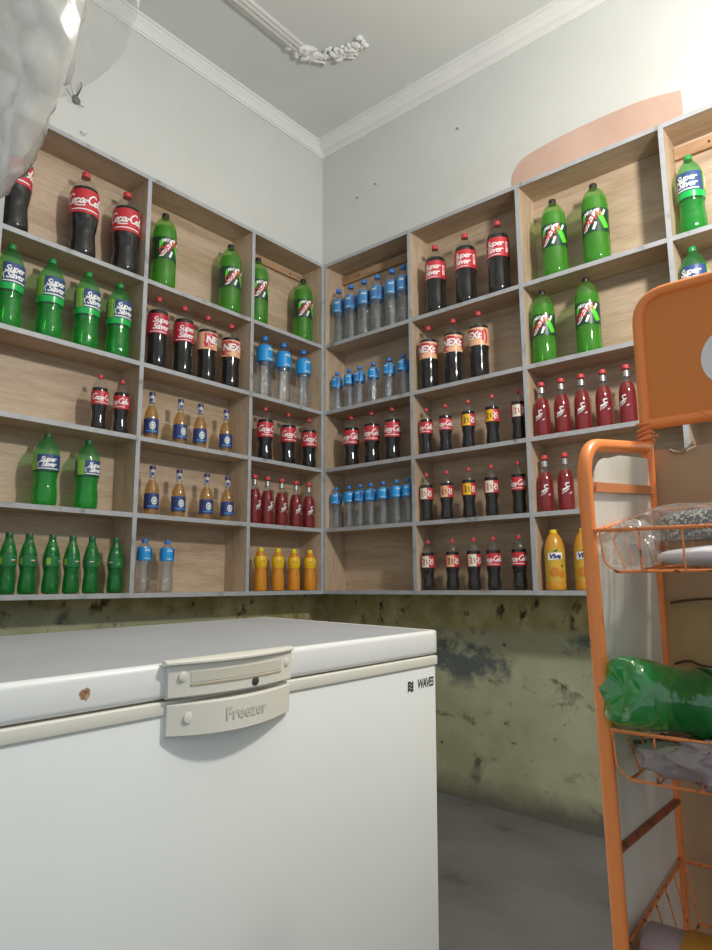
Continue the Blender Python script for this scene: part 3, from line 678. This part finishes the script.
# feet of unequal height: the floor slopes
for (px, py) in ((-.06, -.08), (-.06, -LF+.08), (-WF+.06, -.08), (-WF+.06, -LF+.08)):
    w = (O-n*HF)+Rm @ Vector((px, py, 0)); dz = floor_z(w.x, w.y)-w.z
    bm = bmesh.new(); lathe(bm, [(.022, dz+.001), (.022, .008), (.016, .012), (.016, .022)], 14); me = smooth_by_angle(bm_mesh(bm, 'foot', GASKET)); o = link('foot', me, f); o.location = (px, py, 0)
def arcplate(name, y0, y1, z0, z1, bul, x0, mat, parent, thick=.008, lip=None, bulz=0.0, ref=None):
    """moulded plate bowed outwards in plan"""
    bm = bmesh.new(); nseg = 20; rows = []
    prof = [(0, z0, 0), (thick*.6, z0, 1), (thick, z0+.003, 1), (thick, z1-.003, 1), (thick*.6, z1, 1), (0, z1, 0)]
    for i in range(nseg+1):
        t = i/nseg; y = y0+(y1-y0)*t; q0, q1 = ref or (y0, y1); t = (y-q0)/(q1-q0); b = bul*4*t*(1-t); dz = -bulz*4*t*(1-t)
        rows.append([bm.verts.new((x0+(b+px if k else -.001), y, z+HF+(dz if j < 3 else dz*.3))) for j, (px, z, k) in enumerate(prof)])
    for A, B in zip(rows[:-1], rows[1:]):
        for k in range(len(prof)):
            l = (k+1) % len(prof); bm.faces.new((A[k], A[l], B[l], B[k]))
    bm.faces.new(rows[0][::-1]); bm.faces.new(rows[-1])
    return link(name, smooth_by_angle(bm_mesh(bm, name, mat), 35), parent)
h = arcplate('lid_handle', -.772, -.500, -.0565, .002, .020, .0, FRZ_TRIM, f, .010)
arcplate('grip_lip', -.778, -.497, -.004, .005, .023, .0, FRZ_TRIM, h, .014)
# recessed pull and its rust stained lower edge
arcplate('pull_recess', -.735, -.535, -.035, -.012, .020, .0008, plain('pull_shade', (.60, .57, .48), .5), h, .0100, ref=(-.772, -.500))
arcplate('recess_edge', -.735, -.535, -.0375, -.0345, .020, .0012, plain('stained_edge', (.46, .38, .27), .6), h, .0102, ref=(-.772, -.500))
def disc(name, y, z, r, x, mat, parent, t=.003):
    bm = bmesh.new(); lathe(bm, [(r, 0), (r, t*.7), (r*.85, t)], 20); bmesh.ops.rotate(bm, verts=bm.verts, matrix=Matrix.Rotation(pi/2, 3, 'Y')); o = link(name, smooth_by_angle(bm_mesh(bm, name, mat)), parent); o.location = (x, y, z+HF); return o
def bulge(y, bul=.020): t = (y+.772)/.272; return bul*4*t*(1-t)
for y in (-.748, -.520): disc('screw_cover', y, -.022, .0085, bulge(y)+.0090, FRZ_TRIM, h)
disc('lock_badge', -.605, -.0445, .0075, bulge(-.605)+.0095, DARK, h)
h2 = arcplate('body_handle', -.770, -.500, -.117, -.064, .024, -.006, FRZ_TRIM, f, .012, bulz=.006)
def bulge2(y): t = (y+.770)/.270; return -.006+.024*4*t*(1-t)+.0125
disc('screw_cover', -.735, -.089, .0095, bulge2(-.735)-.001, FRZ_TRIM, h2, .002)
bm = text_bm('Freezer', .030, .0006, 0, 1.0)
for v in bm.verts:
    y = v.co.x-.622; v.co = Vector((bulge2(y)+.0008, y, -.089+v.co.y+HF-.003))
link('embossed_word', bm_mesh(bm, 'embossed_word', EMBOSS, normals=False), h2)
# printed name with its little wave mark
bm = text_bm('WAVES', .030, .0006, .12, .86)
for v in bm.verts: v.co = Vector((-.0012, v.co.x*.74-.046, v.co.y-.1215+HF))
b2 = bmesh.new()
for k in range(3):
    ribbon(b2, [(-.0085+.017*i/8, .0062-.0062*k+.0022*sin(i/8*2*pi)) for i in range(9)], .0036)
ribbon(b2, [(-.0075, -.0095), (-.0055, .0095)], .003); ribbon(b2, [(.0062, -.0095), (.0062, .0095)], .003)
for v in b2.verts: v.co = Vector((-.0012, v.co.x*1.25-.106, v.co.y*1.25-.1225+HF))
link('printed_name', bm_mesh(merge([bm, b2]), 'printed_name', DARK, normals=False), f)
# chipped, rusting spot on the lid's front
bm = bmesh.new(); rr = random.Random(5); poly(bm, [(.010*cos(i/11*2*pi)*rr.uniform(.5, 1), .011*sin(i/11*2*pi)*rr.uniform(.5, 1)) for i in range(11)])
pass
for v in bm.verts: v.co = Vector((.0006, v.co.x-.908, v.co.y-.030+HF))
link('rust_chip', bm_mesh(bm, 'rust_chip', RUSTMARK, normals=False), lid)

# ------------------------------------------------------------------ orange display rack
X0, X1, YFR, YRR = 2.070, 2.670, -1.654, -1.371
rk = empty('display_rack', (X0, YRR, floor_z(X0, YRR)), 'orange tubular metal display rack with wire baskets at right, chipped paint', 'display rack')
RO = Vector(rk.location)
def rp(name, bm, mat, parent=None, smooth=True):
    me = bm_mesh(bm, name, mat)
    if smooth: smooth_by_angle(me, 50)
    o = link(name, me, parent or rk)
    if parent is None: o.location = -RO
    return o
TB = .0102
for X in (X0, X1):
    bm = bmesh.new()
    tube(bm, fillet([(X+.016, YFR, floor_z(X, YFR)), (X+.002, YFR, -.10), (X-.005, YFR, .236), (X, YRR, .274)], .058, 8), TB, 12)
    rp('side_frame', bm, ORANGE)
    for z in (-.315, -.74):
        bm = bmesh.new(); tube(bm, [(X+.006, YFR, z), (X+.006, YRR, z)], .0058 if z == -.315 else .0028, 8); rp('side_rail', bm, RAILP)
    bm = bmesh.new(); box(bm, (X+.006, YFR+.01, .166), (X+.009, YRR-.004, .180))
    for v in bm.verts: v.co.z += .024*(v.co.y-YFR)/(YRR-YFR)
    rp('side_strap', bm, STRAP, smooth=False)
bm = bmesh.new(); tube(bm, fillet([(X0, YRR, floor_z(X0, YRR)), (X0+.002, YRR, .556), (X1-.002, YRR, .556), (X1, YRR, floor_z(X1, YRR))], .055, 8), TB*.98, 12)
rp('rear_frame', bm, ORANGE)
for zz, rr_ in ((.315, .95), (-.72, .7)):
    bm = bmesh.new(); tube(bm, [(X0, YRR, zz), (X1, YRR, zz)], TB*rr_, 12); rp('cross_bar', bm, ORANGE)
sg = boxobj('sign_panel', (X0+.008, YRR-.002, .318), (X1-.008, YRR+.002, .550), SIGNO, rk); sg.location = -RO
bm = text_bm('C', .14, .006, 0)
for v in bm.verts: v.co = Vector((2.222+v.co.x*1.05, YRR-.0028, .405+v.co.y*1.0))
o = link('sign_lettering', bm_mesh(bm, 'sign_lettering', LETTER_W, normals=False), sg)
# wire ties and rust where the sign bar meets the post
bm = bmesh.new()
for k in range(4):
    z = .318-.011*k; tube(bm, [(X0+.0135*cos(a*pi/4), YRR+.0135*sin(a*pi/4), z+.004*sin(a*pi/4+k)) for a in range(8)], .0024, 6, True)
tube(bm, smoothline([(X0-.004, YRR-.013, .286), (X0+.012, YRR-.016, .288), (X0+.026, YRR-.016, .290)], 4), .002, 6)
rp('wire_tie', bm, ORANGE_RUST)
# white sheet closing the left side, rounded at its top front corner
yb = YRR+.002; yf_ = YFR+.012
outl = [(yf_, -.86), (yf_, .158)]+[(yf_+.068*(1-cos(a/8*pi/2)), .158+.068*sin(a/8*pi/2)) for a in range(1, 9)]+[(yf_+.12, .238), (yb, .254), (yb, -.86)]
bm = bmesh.new(); A = [bm.verts.new((X0+.0005, y, z)) for y, z in outl]; B = [bm.verts.new((X0+.0035, y, z)) for y, z in outl]
bm.faces.new(A); bm.faces.new(B[::-1])
for i in range(len(A)): j = (i+1) % len(A); bm.faces.new((A[i], A[j], B[j], B[i]))
rp('side_sheet', bm, SHEET, smooth=False)
def basket(zf, zr, zb, sag=.004):
    """tilted wire basket: top rim, bottom rim, uprights and floor wires"""
    bm = bmesh.new(); y0, y1 = YFR-.003, YRR-.014; xa, xb = X0+.010, X1-.010
    top = [(xa, y0, zf), (xa+.14, y0, zf-.002), (xa+.30, y0, zf-sag), (xb, y0, zf), (xb, y1, zr), (xa+.3, y1, zr-sag), (xa+.05, y1, zr), (xa, y1, zr)]
    tube(bm, top, .0028, 8, True)
    ins = .012; zbr = zb+.012
    bot = [(xa+ins+.010, y0+.004, zb), (xb-ins, y0+.004, zb), (xb-ins, y1-ins, zbr), (xa+ins+.010, y1-ins, zbr)]
    tube(bm, bot, .0020, 6, True)
    for k in range(11):
        x = xa+(xb-xa)*(.006+.094*k) if k else xa+.004
        xbv = min(max(x, xa+ins+.012), xb-ins)
        tube(bm, fillet([(x, y0, zf-.001), (x+(.004 if k == 0 else 0), y0-.001, zb+.012), (xbv, y0+.004, zb)], .012, 4), .0015, 6)
        tube(bm, [(x, y1, zr), (xbv, y1-ins, zbr)], .0014, 6); tube(bm, [(xbv, y0+.004, zb), (xbv, y1-ins, zbr)], .0014, 6)
    for X, Xb in ((xa, xa+ins+.010), (xb, xb-ins)):
        for k in range(1, 6):
            t = k/6; tube(bm, [(X, y0+(y1-y0)*t, zf+(zr-zf)*t), (Xb, y0+.004+(y1-ins-y0-.004)*t, zb+.012*t)], .0014, 6)
    for k in range(1, 4):
        t = k/4; tube(bm, [(xa+ins+.01, y0+(y1-y0)*t, zb+.012*t), (xb-ins, y0+(y1-y0)*t, zb+.012*t)], .0014, 6)
    for (hx) in (X0, X1):
        tube(bm, [(hx, YFR, zf), (xa if hx == X0 else xb, y0, zf)], .0034, 8)
        tube(bm, [(hx, YRR, zr), (xa if hx == X0 else xb, y1, zr)], .0034, 8)
    return rp('wire_basket', bm, ORANGE_RUST)
basket(.110, .160, .052); basket(-.158, -.122, -.219); basket(-.432, -.400, -.494)

# cardboard sheets standing behind the baskets
def card(name, x0, x1, z0, z1, y, mat, label, torn_top=None, seed=1, lean=.0):
    bm = bmesh.new(); rr = random.Random(seed); nx = 40; top = []; botm = []
    for i in range(nx+1):
        x = x0+(x1-x0)*i/nx; dz = 0
        if torn_top: dz = torn_top(x)+rr.uniform(-.0022, .0022)*(1 if torn_top(x) < -.002 else .3)
        top.append((x, z1+dz)); botm.append((x, z0+rr.uniform(-.001, .001)))
    loop = top+botm[::-1]
    A = [bm.verts.new((x, y+lean*(z-z0), z)) for x, z in loop]; B = [bm.verts.new((x, y+lean*(z-z0)+.004, z)) for x, z in loop]
    bm.faces.new(A); bm.faces.new(B[::-1])
    for i in range(len(A)): j = (i+1) % len(A); bm.faces.new((A[i], A[j], B[j], B[i]))
    o = link(name, bm_mesh(bm, name, mat)); return tag(o, label, 'cardboard', 'cardboard sheets backing the orange rack')
card('cardboard_sheet', 2.066, 2.655, .004, .270, YRR+.014, CARD, 'brown cardboard sheet with torn top edge behind the upper wire basket',
     lambda x: -.012*max(0, 1-abs(x-2.125)/.026)+.010*(x-2.08)/.57*0, 2)
card('cardboard_sheet', 2.067, 2.655, -.112, .030, YRR+.021, CARD_ST, 'stained yellowish cardboard strip behind the rack, just above the lying green bottle', lambda x: .002*sin(x*60), 3)
card('cardboard_sheet', 2.068, 2.655, floor_z(2.37, YRR)+.018, -.092, YRR+.028, CARD, 'brown cardboard sheet behind the lower baskets, reaching down to the floor', lambda x: .004*sin(x*45), 4)
# frayed twine snagged on the torn cardboard
bm = bmesh.new(); rr = random.Random(9)
for k in range(5):
    pts = [(2.105+.008*q+rr.uniform(-.003, .003), YRR+.010+rr.uniform(-.003, .002), .268-.008*sin(q*.8)+rr.uniform(-.003, .003)) for q in range(6)]
    tube(bm, smoothline(pts, 3), .0012, 5)
tag(link('twine', bm_mesh(bm, 'twine', TWINE)), 'frayed bit of twine on the torn top edge of the brown cardboard', 'twine')
# dark cords stretched across the cardboard
bm = bmesh.new(); tube(bm, smoothline([(2.088, YRR+.008, .003), (2.12, YRR+.006, .008), (2.16, YRR+.007, .010), (2.25, YRR+.007, .004), (2.40, YRR+.008, .010), (2.655, YRR+.008, .006)], 5), .0022, 6)
tag(link('cord', bm_mesh(bm, 'cord', plain('dark_cord', (.10, .06, .03), .9))), 'dark cord across the cardboard just below the upper basket', 'cord', 'dark cords across the cardboard')
bm = bmesh.new(); tube(bm, smoothline([(2.086, YRR+.012, -.098), (2.11, YRR+.011, -.092), (2.14, YRR+.012, -.100), (2.25, YRR+.012, -.104), (2.45, YRR+.012, -.098), (2.655, YRR+.012, -.102)], 5), .0022, 6)
tag(link('cord', bm_mesh(bm, 'cord', MATS['dark_cord'])), 'dark cord across the cardboard beside the lying green bottle', 'cord', 'dark cords across the cardboard')

# crumpled soft things
BAGM = clear('thin_clear_bag', (.95, .95, .94), (.78, .77, .73), .16, 1.6, .12)
MAUVE = clear('mauve_grey_bag', (.62, .55, .55), (.50, .41, .41), .78, 1.8, .16, bump=.4, bscale=45)
WHITEPK = plain('white_packet', (.72, .72, .74), .4)
def speckle():
    m, nt, out = new_mat('speckled_grains'); p = N(nt, 'ShaderNodeBsdfPrincipled'); p.inputs['Roughness'].default_value = .5
    tc = N(nt, 'ShaderNodeTexCoord'); vo = N(nt, 'ShaderNodeTexVoronoi'); vo.inputs['Scale'].default_value = 330
    nt.links.new(tc.outputs['Object'], vo.inputs['Vector']); sp = N(nt, 'ShaderNodeSeparateColor'); nt.links.new(vo.outputs['Color'], sp.inputs[0])
    r = ramp(nt, [(.0, (.012, .012, .012)), (.62, (.03, .03, .03)), (.70, (.35, .34, .32)), (1, (.62, .60, .56))]); nt.links.new(sp.outputs[0], r.inputs[0])
    nt.links.new(r.outputs[0], p.inputs['Base Color']); bp = N(nt, 'ShaderNodeBump'); bp.inputs['Strength'].default_value = .8; bp.inputs['Distance'].default_value = .004
    nt.links.new(vo.outputs['Distance'], bp.inputs['Height']); nt.links.new(bp.outputs['Normal'], p.inputs['Normal']); nt.links.new(p.outputs[0], out.inputs[0]); return m
def crumple(center, size, amp, freq, seed, sub=5, sharp=True, flat=None, squash=None):
    bm = bmesh.new(); bmesh.ops.create_icosphere(bm, subdivisions=sub, radius=1)
    off = Vector((seed*3.1, seed*1.7, seed*.9))
    for v in bm.verts:
        d = v.co.normalized(); q = Vector((math.copysign(abs(d.x)**.75, d.x), math.copysign(abs(d.y)**.75, d.y), math.copysign(abs(d.z)**.8, d.z)))
        qs = Vector((q.x*size[0], q.y*size[1], q.z*size[2]))*(freq/.05); nn = noise.noise(qs+off); n2 = noise.noise(qs*2.3+off*2)
        if sharp: k = 1+amp*((1-2*abs(nn))+.5*(1-2*abs(n2))-.6)
        else: k = 1+amp*(nn+.5*n2)
        p = Vector((q.x*size[0], q.y*size[1], q.z*size[2]))*k
        if flat is not None: p.z = max(p.z, flat)
        v.co = p+Vector(center)
    return bm
# upper basket: white packet, bag of dark speckled grains
bm = crumple((2.352, -1.53, .0735), (.225, .105, .0175), .03, .8, 4, 5, False)
tag(link('white_packet', bm_mesh(bm, 'white_packet', WHITEPK, True)), 'smooth white packet lying flat in the upper wire basket', 'packet')
gb = empty('grain_bag', (2.30, -1.52, .094), 'clear plastic bag of black and white speckled grains in the upper basket', 'bag')
gb.location = (2.268, -1.515, .0945)
o = link('grains', bm_mesh(crumple((.015, 0, .018), (.165, .070, .034), .10, 1.2, 2, 5, False, flat=-.013), 'grains', speckle(), True), gb); o['kind'] = 'stuff'
link('clear_wrap', bm_mesh(crumple((-.005, 0, .020), (.183, .082, .040), .10, 1.1, 6, 5, flat=-.019), 'clear_wrap', BAGM, True), gb)
bm = crumple((2.114, -1.615, .088), (.030, .036, .032), .30, 1.5, 12, 5)
tag(link('empty_bag', bm_mesh(bm, 'empty_bag', BAGM, True)), 'crumpled empty clear plastic bag at the left end of the upper basket', 'bag')
# middle basket: mauve bags under the lying bottle
LB = Vector((2.102, -1.672, -.1035)); LA = Vector((.45, .875, -.175)).normalized()
def dent(bm, r):
    """the soft bag gives way under the lying bottle"""
    for v in bm.verts:
        t = (v.co-LB).dot(LA)
        if -.01 < t < .32:
            q = LB+LA*t; d = v.co-q
            if d.length < r:
                d.z = min(d.z, -.2*r); v.co = q+d.normalized()*r
    return bm
bm = dent(crumple((2.372, -1.648, -.186), (.240, .040, .032), .13, 1.3, 3, 6), .052)
tag(link('plastic_bag', bm_mesh(bm, 'plastic_bag', MAUVE, True)), 'mauve grey plastic bag at the front rim of the middle basket, under the lying bottle', 'bag')
bm = dent(crumple((2.36, -1.52, -.197), (.25, .075, .019), .22, 1.4, 8, 6), .052)
tag(link('plastic_bag', bm_mesh(bm, 'plastic_bag', clear('dark_mauve_bag', (.45, .38, .38), (.30, .235, .235), .8, 1.6, .16, bump=.4, bscale=45), True)), 'darker crumpled plastic bag on the floor of the middle basket', 'bag')
# green bottle lying on its side, its base towards the room
GP2 = clear('crushed_green_pet', (.40, .90, .50), (.03, .58, .14), .30, 2.4, .05, bump=.28, bscale=34)
tb = empty('empty_soda_bottle', LB, 'empty green plastic bottle lying on its side over the middle basket', 'bottle')
ax = LA; tb.rotation_euler = ax.to_track_quat('Z', 'Y').to_euler()
P = scale_prof(PR['sprite'], .0475, .31)
P = [(0.004, .012), (.018, .006)]+P
def lob5(r, z, a): return (-.007*(.5+.5*cos(5*a))*min(1, r/.026)*max(0, 1-z/.045)) if z < .045 else 0
bm = bmesh.new()
PP = []
for (r0, z0), (r1, z1) in zip(P[:-1], P[1:]):
    for k in range(3): t = k/3; PP.append((r0+(r1-r0)*t, z0+(z1-z0)*t))
PP.append(P[-1]); lathe(bm, PP, 40, lobes=lob5)
for v in bm.verts:
    d = noise.noise(v.co*22)*.0022; rr_ = math.hypot(v.co.x, v.co.y)
    if rr_ > .01: v.co.x *= 1+d/rr_; v.co.y *= 1+d/rr_
link('bottle_body', bm_mesh(bm, 'crushed_body', GP2, True), tb)
bm = bmesh.new(); lathe(bm, [(.0142, .293), (.0142, .305), (.013, .309)], 20); link('cap', smooth_by_angle(bm_mesh(bm, 'lying_cap', CAP_GREEN)), tb)
Q = [(interp(P, .14+.07*i/6)+.0009, .14+.07*i/6) for i in range(7)]
bm = bmesh.new(); lathe(bm, Q, 40, cap0=False, cap1=False); lb = link('label', smooth_by_angle(bm_mesh(bm, 'lying_label', L_LGREEN)), tb)
bm = bmesh.new()
for k in range(8): rect(bm, -.13+.034*k, -.026, -.112+.034*k, -.006)
wrap(bm, .0475, .175, 0, .0016); link('label_print', bm_mesh(bm, 'lying_print', LETTER_W, normals=False), lb)
# lowest basket: jar on its side with a brown lid
jr = empty('plastic_jar', (2.090, -1.605, -.449), 'mauve plastic jar with amber brown lid lying in the lowest basket', 'jar', None, (0, pi/2, 0))
bm = bmesh.new(); lathe(bm, [(.026, 0), (.037, .003), (.040, .007), (.040, .052), (.038, .056)], 28); link('jar_body', smooth_by_angle(bm_mesh(bm, 'jar_body', plain('mauve_plastic', (.33, .23, .23), .5))), jr)
bm = bmesh.new(); lathe(bm, [(.042, .053), (.0432, .056), (.0432, .084), (.041, .089), (.034, .090), (.031, .087)], 28); link('lid', smooth_by_angle(bm_mesh(bm, 'jar_lid', plain('amber_lid', (.42, .17, .025), .35))), jr)

# ------------------------------------------------------------------ hanging plastic bag, near left
BAG = clear('milky_plastic', (.95, .95, .94), (.86, .84, .79), .50, 3.2, .20, bump=.35, bscale=14)
BAG2 = clear('thin_milky_plastic', (.96, .96, .95), (.82, .80, .75), .20, 1.0, .25)
RT = Vector((.762, .648, -.006)); UP = Vector((0, 0, 1)); FW = Vector((-.648, .762, 0))
bagc = Vector((1.718, -2.415, .74))
hb = empty('hanging_bag', bagc, 'crumpled milky plastic bag hanging in front of the left shelving, top left', 'bag')
def sheet(edge_r, edge_l, mat, name, amp, seed, thick):
    """pouch: outline given as half widths (right, left) against height; front and back faces crumpled"""
    bm = bmesh.new(); nu, nv = 56, 72; faces = []
    for side in (1, -1):
        grid = []
        for j in range(nv+1):
            t = j/nv; z0, z1 = edge_r[0][1], edge_r[-1][1]; z = z0+(z1-z0)*t
            def val(E):
                for (a, za), (b, zb) in zip(E[:-1], E[1:]):
                    if za >= z >= zb: return a+(b-a)*(za-z)/max(za-zb, 1e-9)
                return E[-1][0]
            r, l = val(edge_r), val(edge_l); rowv = []
            for i in range(nu+1):
                w = i/nu; x = l+(r-l)*w
                q = Vector(((x+.55*z)*17, (z-.55*x)*8, side*.6+seed)); a = 1-2*abs(noise.noise(q+Vector((0, 0, 3)))); b = 1-2*abs(noise.noise(q*2.1)); c_ = noise.noise(q*.6)
                env = (4*w*(1-w))**.5*min(1, 4*t*(1-t)+.25*(1-t))
                d_ = 1-2*abs(noise.noise(q*3.7)); y = -side*(thick*env*(.55+.5*c_)+amp*(a+.5*b+.3*d_)*min(1, env*2))
                zz = z+.006*noise.noise(q*1.3)
                rowv.append(bm.verts.new(RT*x+FW*y+UP*zz))
            grid.append(rowv)
        for j in range(nv):
            for i in range(nu): bm.faces.new((grid[j][i], grid[j][i+1], grid[j+1][i+1], grid[j+1][i]))
    bmesh.ops.remove_doubles(bm, verts=bm.verts, dist=.0004)
    return link(name, bm_mesh(bm, name, mat, True), hb)
# heights and half widths are relative to the bag's middle
sheet([(.02, .30), (.09, .20), (.14, .05), (.150, -.10), (.142, -.166), (.134, -.20), (.126, -.226), (.117, -.245), (.098, -.285), (.062, -.33), (.02, -.38), (-.04, -.43), (-.08, -.45)],
      [(-.02, .30), (-.09, .20), (-.16, .05), (-.19, -.10), (-.20, -.166), (-.20, -.20), (-.20, -.226), (-.195, -.245), (-.19, -.285), (-.18, -.33), (-.16, -.38), (-.13, -.43), (-.09, -.45)], BAG, 'bag_film', .022, 1.0, .045)
sheet([(.03, .30), (.12, .20), (.19, .05), (.208, -.10), (.202, -.135), (.194, -.165), (.175, -.190), (.150, -.207), (.130, -.215)],
      [(-.01, .30), (-.02, .20), (.02, .05), (.04, -.10), (.06, -.135), (.07, -.165), (.08, -.190), (.10, -.207), (.125, -.215)], BAG2, 'loose_flap', .006, 5.0, .014)
bm = bmesh.new(); tube(bm, [(0, 0, .28), (0, 0, ZC-bagc.z)], .002, 6); link('string', bm_mesh(bm, 'string', TWINE), hb)

# ------------------------------------------------------------------ small things on the walls
w = empty('wire_stub', (XL, -1.386, 2.10), 'tangle of dark wires sticking out of the left wall above the shelving', 'wires')
bm = bmesh.new(); bmesh.ops.create_icosphere(bm, subdivisions=2, radius=1, matrix=Matrix.Diagonal((.008, .019, .024, 1)))
for v in bm.verts: v.co *= 1+.3*noise.noise(v.co*90)
link('cable_end', bm_mesh(bm, 'cable_end', plain('dirty_cable', (.17, .17, .16), .7), True), w)
rr = random.Random(4)
for k, pts in enumerate(([(0, .0, .02), (.02, .008, .05), (.025, .014, .085), (.02, .010, .105)], [(0, -.01, .0), (.03, -.04, .02), (.035, -.055, .05), (.02, -.05, .07)], [(0, 0, -.01), (.025, -.03, -.03), (.03, -.055, -.01), (.02, -.07, .02)], [(0, .01, -.015), (.02, .03, -.035), (.02, .04, -.03)])):
    bm = bmesh.new(); tube(bm, smoothline([(p[0]*.8, p[1]*.75, p[2]*.75) for p in pts], 5), .003 if k == 0 else .0015, 6); link('wire', bm_mesh(bm, 'wire', CAP_BLACK if k == 0 else plain('grey_wire%d' % k, (.16, .16, .15), .6)), w)
bm = bmesh.new(); tube(bm, smoothline([(-.002, -.012, .004), (.012, -.008, -.008), (.014, .004, -.010), (.012, .012, .0)], 5), .0022, 6)
o = link('wall_hook', bm_mesh(bm, 'wall_hook', plain('pale_hook', (.5, .5, .48), .5, .3))); o.location = (XL, -1.346, 1.965); tag(o, 'small bent hook in the white wall under the wire tangle', 'hook')
for (x, z, lab) in ((.12, 2.245, 'small dark nail in the white wall nearest the room corner'), (.255, 2.275, 'second small dark nail from the room corner, right of the first'), (.80, 2.36, 'small dark nail in white wall left of the pink paint patch')):
    bm = bmesh.new(); lathe(bm, [(.0015, 0), (.0015, .010), (.0042, .0105), (.0042, .012)], 10); bmesh.ops.rotate(bm, verts=bm.verts, matrix=Matrix.Rotation(pi/2, 3, 'X'))
    o = link('nail', bm_mesh(bm, 'nail', SCREW)); o.location = (x, YR+.001, z); tag(o, lab, 'nail', 'nails in the right wall')

# ------------------------------------------------------------------ light, world, camera
ld = bpy.data.lights.new('ceiling_bulb', 'POINT'); ld.energy = 132; ld.shadow_soft_size = .075; ld.color = (1.0, .955, .88)
lo_ = bpy.data.objects.new('ceiling_bulb', ld); COL.objects.link(lo_); lo_.location = (2.68, -1.05, 1.68)
wd = bpy.data.worlds.new('world'); SC.world = wd; wd.use_nodes = True
bg = wd.node_tree.nodes['Background']; bg.inputs[0].default_value = (.82, .92, 1.0, 1); bg.inputs[1].default_value = .64

cd = bpy.data.cameras.new('camera'); cam = bpy.data.objects.new('camera', cd); COL.objects.link(cam)
cd.sensor_fit = 'HORIZONTAL'; cd.sensor_width = 36; cd.lens = 676.79/712*36; cd.clip_start = .02
yaw, pit, rol = RAD(40.309), RAD(9.217), RAD(-.338)
fw = Vector((-sin(yaw)*cos(pit), cos(yaw)*cos(pit), sin(pit))); rt = Vector((cos(yaw), sin(yaw), 0)); up = rt.cross(fw)
r2 = rt*cos(rol)+up*sin(rol); u2 = -rt*sin(rol)+up*cos(rol)
cam.matrix_world = Matrix.Translation(CAMP) @ Matrix((r2, u2, -fw)).transposed().to_4x4()
SC.camera = cam
vs = SC.view_settings; vs.view_transform = 'Standard'; vs.look = 'None'; vs.gamma = 1.0; vs.use_curve_mapping = False; vs.exposure = .05
SC.cycles.transparent_max_bounces = 24; SC.cycles.max_bounces = 8; SC.cycles.use_denoising = True
